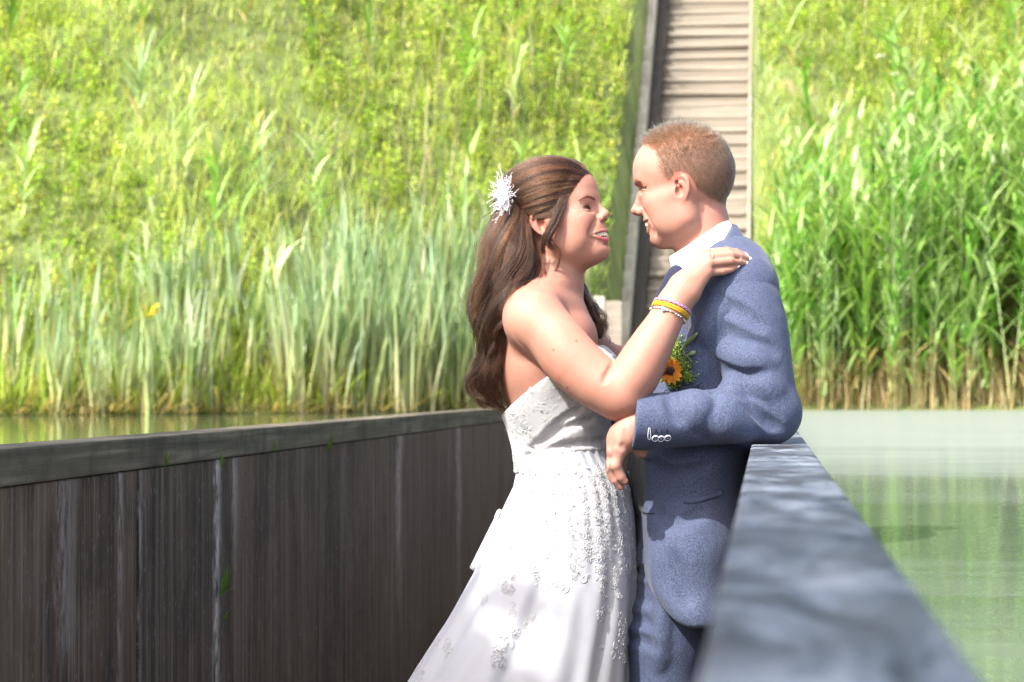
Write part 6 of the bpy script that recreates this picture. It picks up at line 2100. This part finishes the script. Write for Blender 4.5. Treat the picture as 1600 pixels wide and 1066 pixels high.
for (pts, r) in (([(1066, 570), (1082, 548), (1106, 520)], .0042), ([(1078, 562), (1092, 556), (1104, 550)], .0038)):
    P = np.array([chest(x, y, .010) for x, y in pts]); P = resample(P, 14); tt = np.linspace(0, 1, 14)
    s = Soup(); s.tube(P, np.where(tt < .55, .0009, r * np.sin(np.clip((tt - .5) * 2, .05, 1) * pi * .93) + .0006), 8, (0.20, 0.28, 0.12)); soup_child('bud', s, GRN, bo)
for k in range(7):
    q = chest(rd.uniform(1040, 1060), rd.uniform(542, 572), .026)
    s = Soup(); sphere_soup(s, q, .0026, (0.42, 0.36, 0.24)); soup_child('seed_head', s, GRN, bo)
# a thin necklace lock: fine chain with small clear stone at the throat
# ---- small plants rooted in the wall joints
WD = []
for (yy, zz, n, L, lab) in ((5.70, CAP_Z - cap_h - .012, 8, .035, 'little green seedling in the wall joint above the white streak'), (7.10, CAP_Z - cap_h - .012, 10, .05, 'bright green weed under the cap, nearest the bride'),
                            (5.70, .775, 8, .075, 'grass tuft growing from the white streaked wall seam'), (5.70, .715, 5, .045, 'short grass sprig low on the white streaked seam'),
                            (5.15, CAP_Z - cap_h + .002, 6, .035, 'tiny green seedling under the cap, farthest left'), (6.30, CAP_Z - cap_h + .002, 7, .035, 'small moss tuft under the cap between two seedlings')):
    c = jitter_col(n, [(0.12, 0.22, 0.03), (0.16, 0.28, 0.04)])
    P = np.zeros((n, 3)) + np.stack([np.zeros(n), rd.normal(0, .012, n), rd.normal(0, .004, n)], -1)
    V, Fq, C = blades(P, L * rd.uniform(.5, 1.1, n), np.full(n, L * .11), rd.normal(0, .9, n), rd.uniform(.2, 1.1, n), rd.uniform(-.8, .8, n), 4, c, c * 1.1, [.4, 1, .8, .1])
    o = link('weed', mesh_np('weed', V, Fq, LEAFM, True, C), None, (XL + .005, yy, zz))
    tag(o, lab, 'weed')
# white umbels and a yellow flag among the plants
def umbel(px, py, depth, r, lab):
    t = depth; w = CP + ((px - 800) / F_PX * t) * CR + ((533 - py) / F_PX * t) * CU - t * CB
    gz = float(hill_z(np.array([w[0]]), np.array([w[1]]))[0])
    root = tag(empty('wildflower', (w[0], w[1], gz)), lab, 'wildflower')
    s = Soup(); h = w[2] - gz
    s.tube(np.array([(0, 0, -.05), (.01, 0, h * .5), (0, 0, h)]), .006, 5, (0.2, 0.28, 0.06)); link('stem', s.build('stem', LEAFM), root)
    s = Soup()
    for k in range(60):
        a = rd.uniform(0, 6.28); q = r * sqrt(rd.random()); P = np.array((q * cos(a), q * sin(a), h + .02 + rd.normal(0, .012)))
        s.add(P + ICO_V * r * .17 * np.array((1, 1, .5)), None, ICO_F, (0.7, 0.7, 0.66))
    link('umbel', s.build('umbel', LEAFM), root)
umbel(1376, 90, 36.0, .075, 'white umbel on the right slope, highest of four')
umbel(1398, 118, 35.6, .065, 'white umbel on the right slope, second highest of four')
umbel(1426, 149, 35.2, .06, 'white umbel on the right slope, lowest of three near the reeds')
umbel(249, 237, 33.6, .10, 'white umbel alone on the left slope')
def flag(px, py, lab):
    t = 26.6; w = CP + ((px - 800) / F_PX * t) * CR + ((533 - py) / F_PX * t) * CU - t * CB
    gz = max(float(hill_z(np.array([w[0]]), np.array([w[1]]))[0]), WATER_Z)
    root = tag(empty('wildflower', (w[0], w[1], gz)), lab, 'wildflower')
    s = Soup(); h = w[2] - gz
    s.tube(np.array([(0, 0, -.05), (.01, 0, h * .5), (0, 0, h)]), .008, 5, (0.2, 0.28, 0.06)); link('stem', s.build('stem', LEAFM), root)
    n = 16; c = jitter_col(n, [(0.70, 0.50, 0.01)])
    V, Fq, C = blades(np.array([(0, 0, h)] * n) + rd.normal(0, .035, (n, 3)), rd.uniform(.06, .12, n), rd.uniform(.03, .06, n), rd.uniform(0, 6.28, n), rd.uniform(.2, 1.3, n), rd.uniform(0, 1, n), 3, c, c, [.5, 1, .3])
    link('petals', mesh_np('petals', V, Fq, LEAFM, True, C), root)
flag(241, 490, 'yellow iris flower standing among the left bank cattails')

# ---- unseen trees, added only to cast shade over the dress and near bridge end
g = NT('tree_bark'); BARK = g.done(g.bsdf((0.08, 0.06, 0.045), .9))
def shade_tree(base, crown, rad, lab, seed):
    r = np.random.default_rng(seed)
    root = tag(empty('tree', base), lab, 'tree')
    s = Soup(); c = np.array(crown) - np.array(base)
    s.tube(resample(np.array([(0, 0, -1), c * (.1, .1, .4), c * (.6, .6, .8), c]), 12), np.linspace(.28, .10, 12), 9)
    for k in range(9):
        q = c * r.uniform(.5, .9); d = r.normal(0, 1, 3); d[2] = abs(d[2]) * .5; d /= np.linalg.norm(d)
        e = c + d * np.array(rad) * .7
        s.tube(resample(np.array([q, (q + e) / 2 + (0, 0, .2), e]), 6), np.linspace(.09, .02, 6), 6)
    link('trunk', s.build('trunk', BARK), root)
    bm = bmesh.new(); bmesh.ops.create_icosphere(bm, subdivisions=4, radius=1)
    Vc = np.array([v.co[:] for v in bm.verts]); Fc = np.array([[v.index for v in f.verts] for f in bm.faces]); bm.free()
    Vc = Vc * (0.95 + .03 * np.sin(Vc * 7 + seed).sum(1, keepdims=True))
    link('inner_foliage', mesh_np('inner_foliage', c + Vc * np.array(rad), Fc, LEAFM, True, np.tile((0.04, 0.08, 0.015), (len(Vc), 1))), root)  # opaque core added to keep the cast shade edge crisp
    n = 9000
    d = r.normal(0, 1, (n, 3)); d /= np.linalg.norm(d, axis=1)[:, None]
    P = c + d * np.array(rad) * (r.random((n, 1)) ** .22) * (1 + .03 * np.sin(d * 5 + seed).sum(1, keepdims=True))
    col = jitter_col(n, [(0.05, 0.10, 0.02), (0.08, 0.13, 0.03)])
    V, F, C = blades(P, r.uniform(.10, .18, n), r.uniform(.07, .12, n), r.uniform(0, 6.28, n), r.uniform(0, 3, n), r.uniform(0, .8, n), 2, col, col, [.3, 1, .2])
    link('crown', mesh_np('crown', V, F, LEAFM, True, C), root)
# edge of the shade on the parapet's level runs from (-1.3, 5.9) to (0.05, 2.4); follow it back towards the sun
SL = np.array(SUN_TO) / SUN_TO.z
def crown_at(x, y, h):
    return np.array((x, y, CAP_Z)) + SL * h
SHIFT = 0.23
e0, e1 = np.array((-1.30, 5.95)), np.array((0.05, 2.40))
dirn = (e1 - e0) / np.linalg.norm(e1 - e0); left = np.array((dirn[1], -dirn[0]))
if left[0] > 0: left = -left
labs = ['small leafy tree on the near left shore', 'round leafy tree beside the bridge wall', 'middle leafy tree of the row on the near shore', 'leafy tree close behind the photographer', 'leafy tree at the near end of the row']
for k, s_ in enumerate((-1.1, 0.3, 1.7, 3.1, 4.5)):
    R_ = 1.6
    c2 = e0 + dirn * s_ + left * (R_ + SHIFT)
    cr_ = crown_at(c2[0], c2[1], 3.5)
    shade_tree((cr_[0] - .5, cr_[1] - .6, WATER_Z - .2), cr_, (R_, R_, 1.0), labs[k], 40 + k)
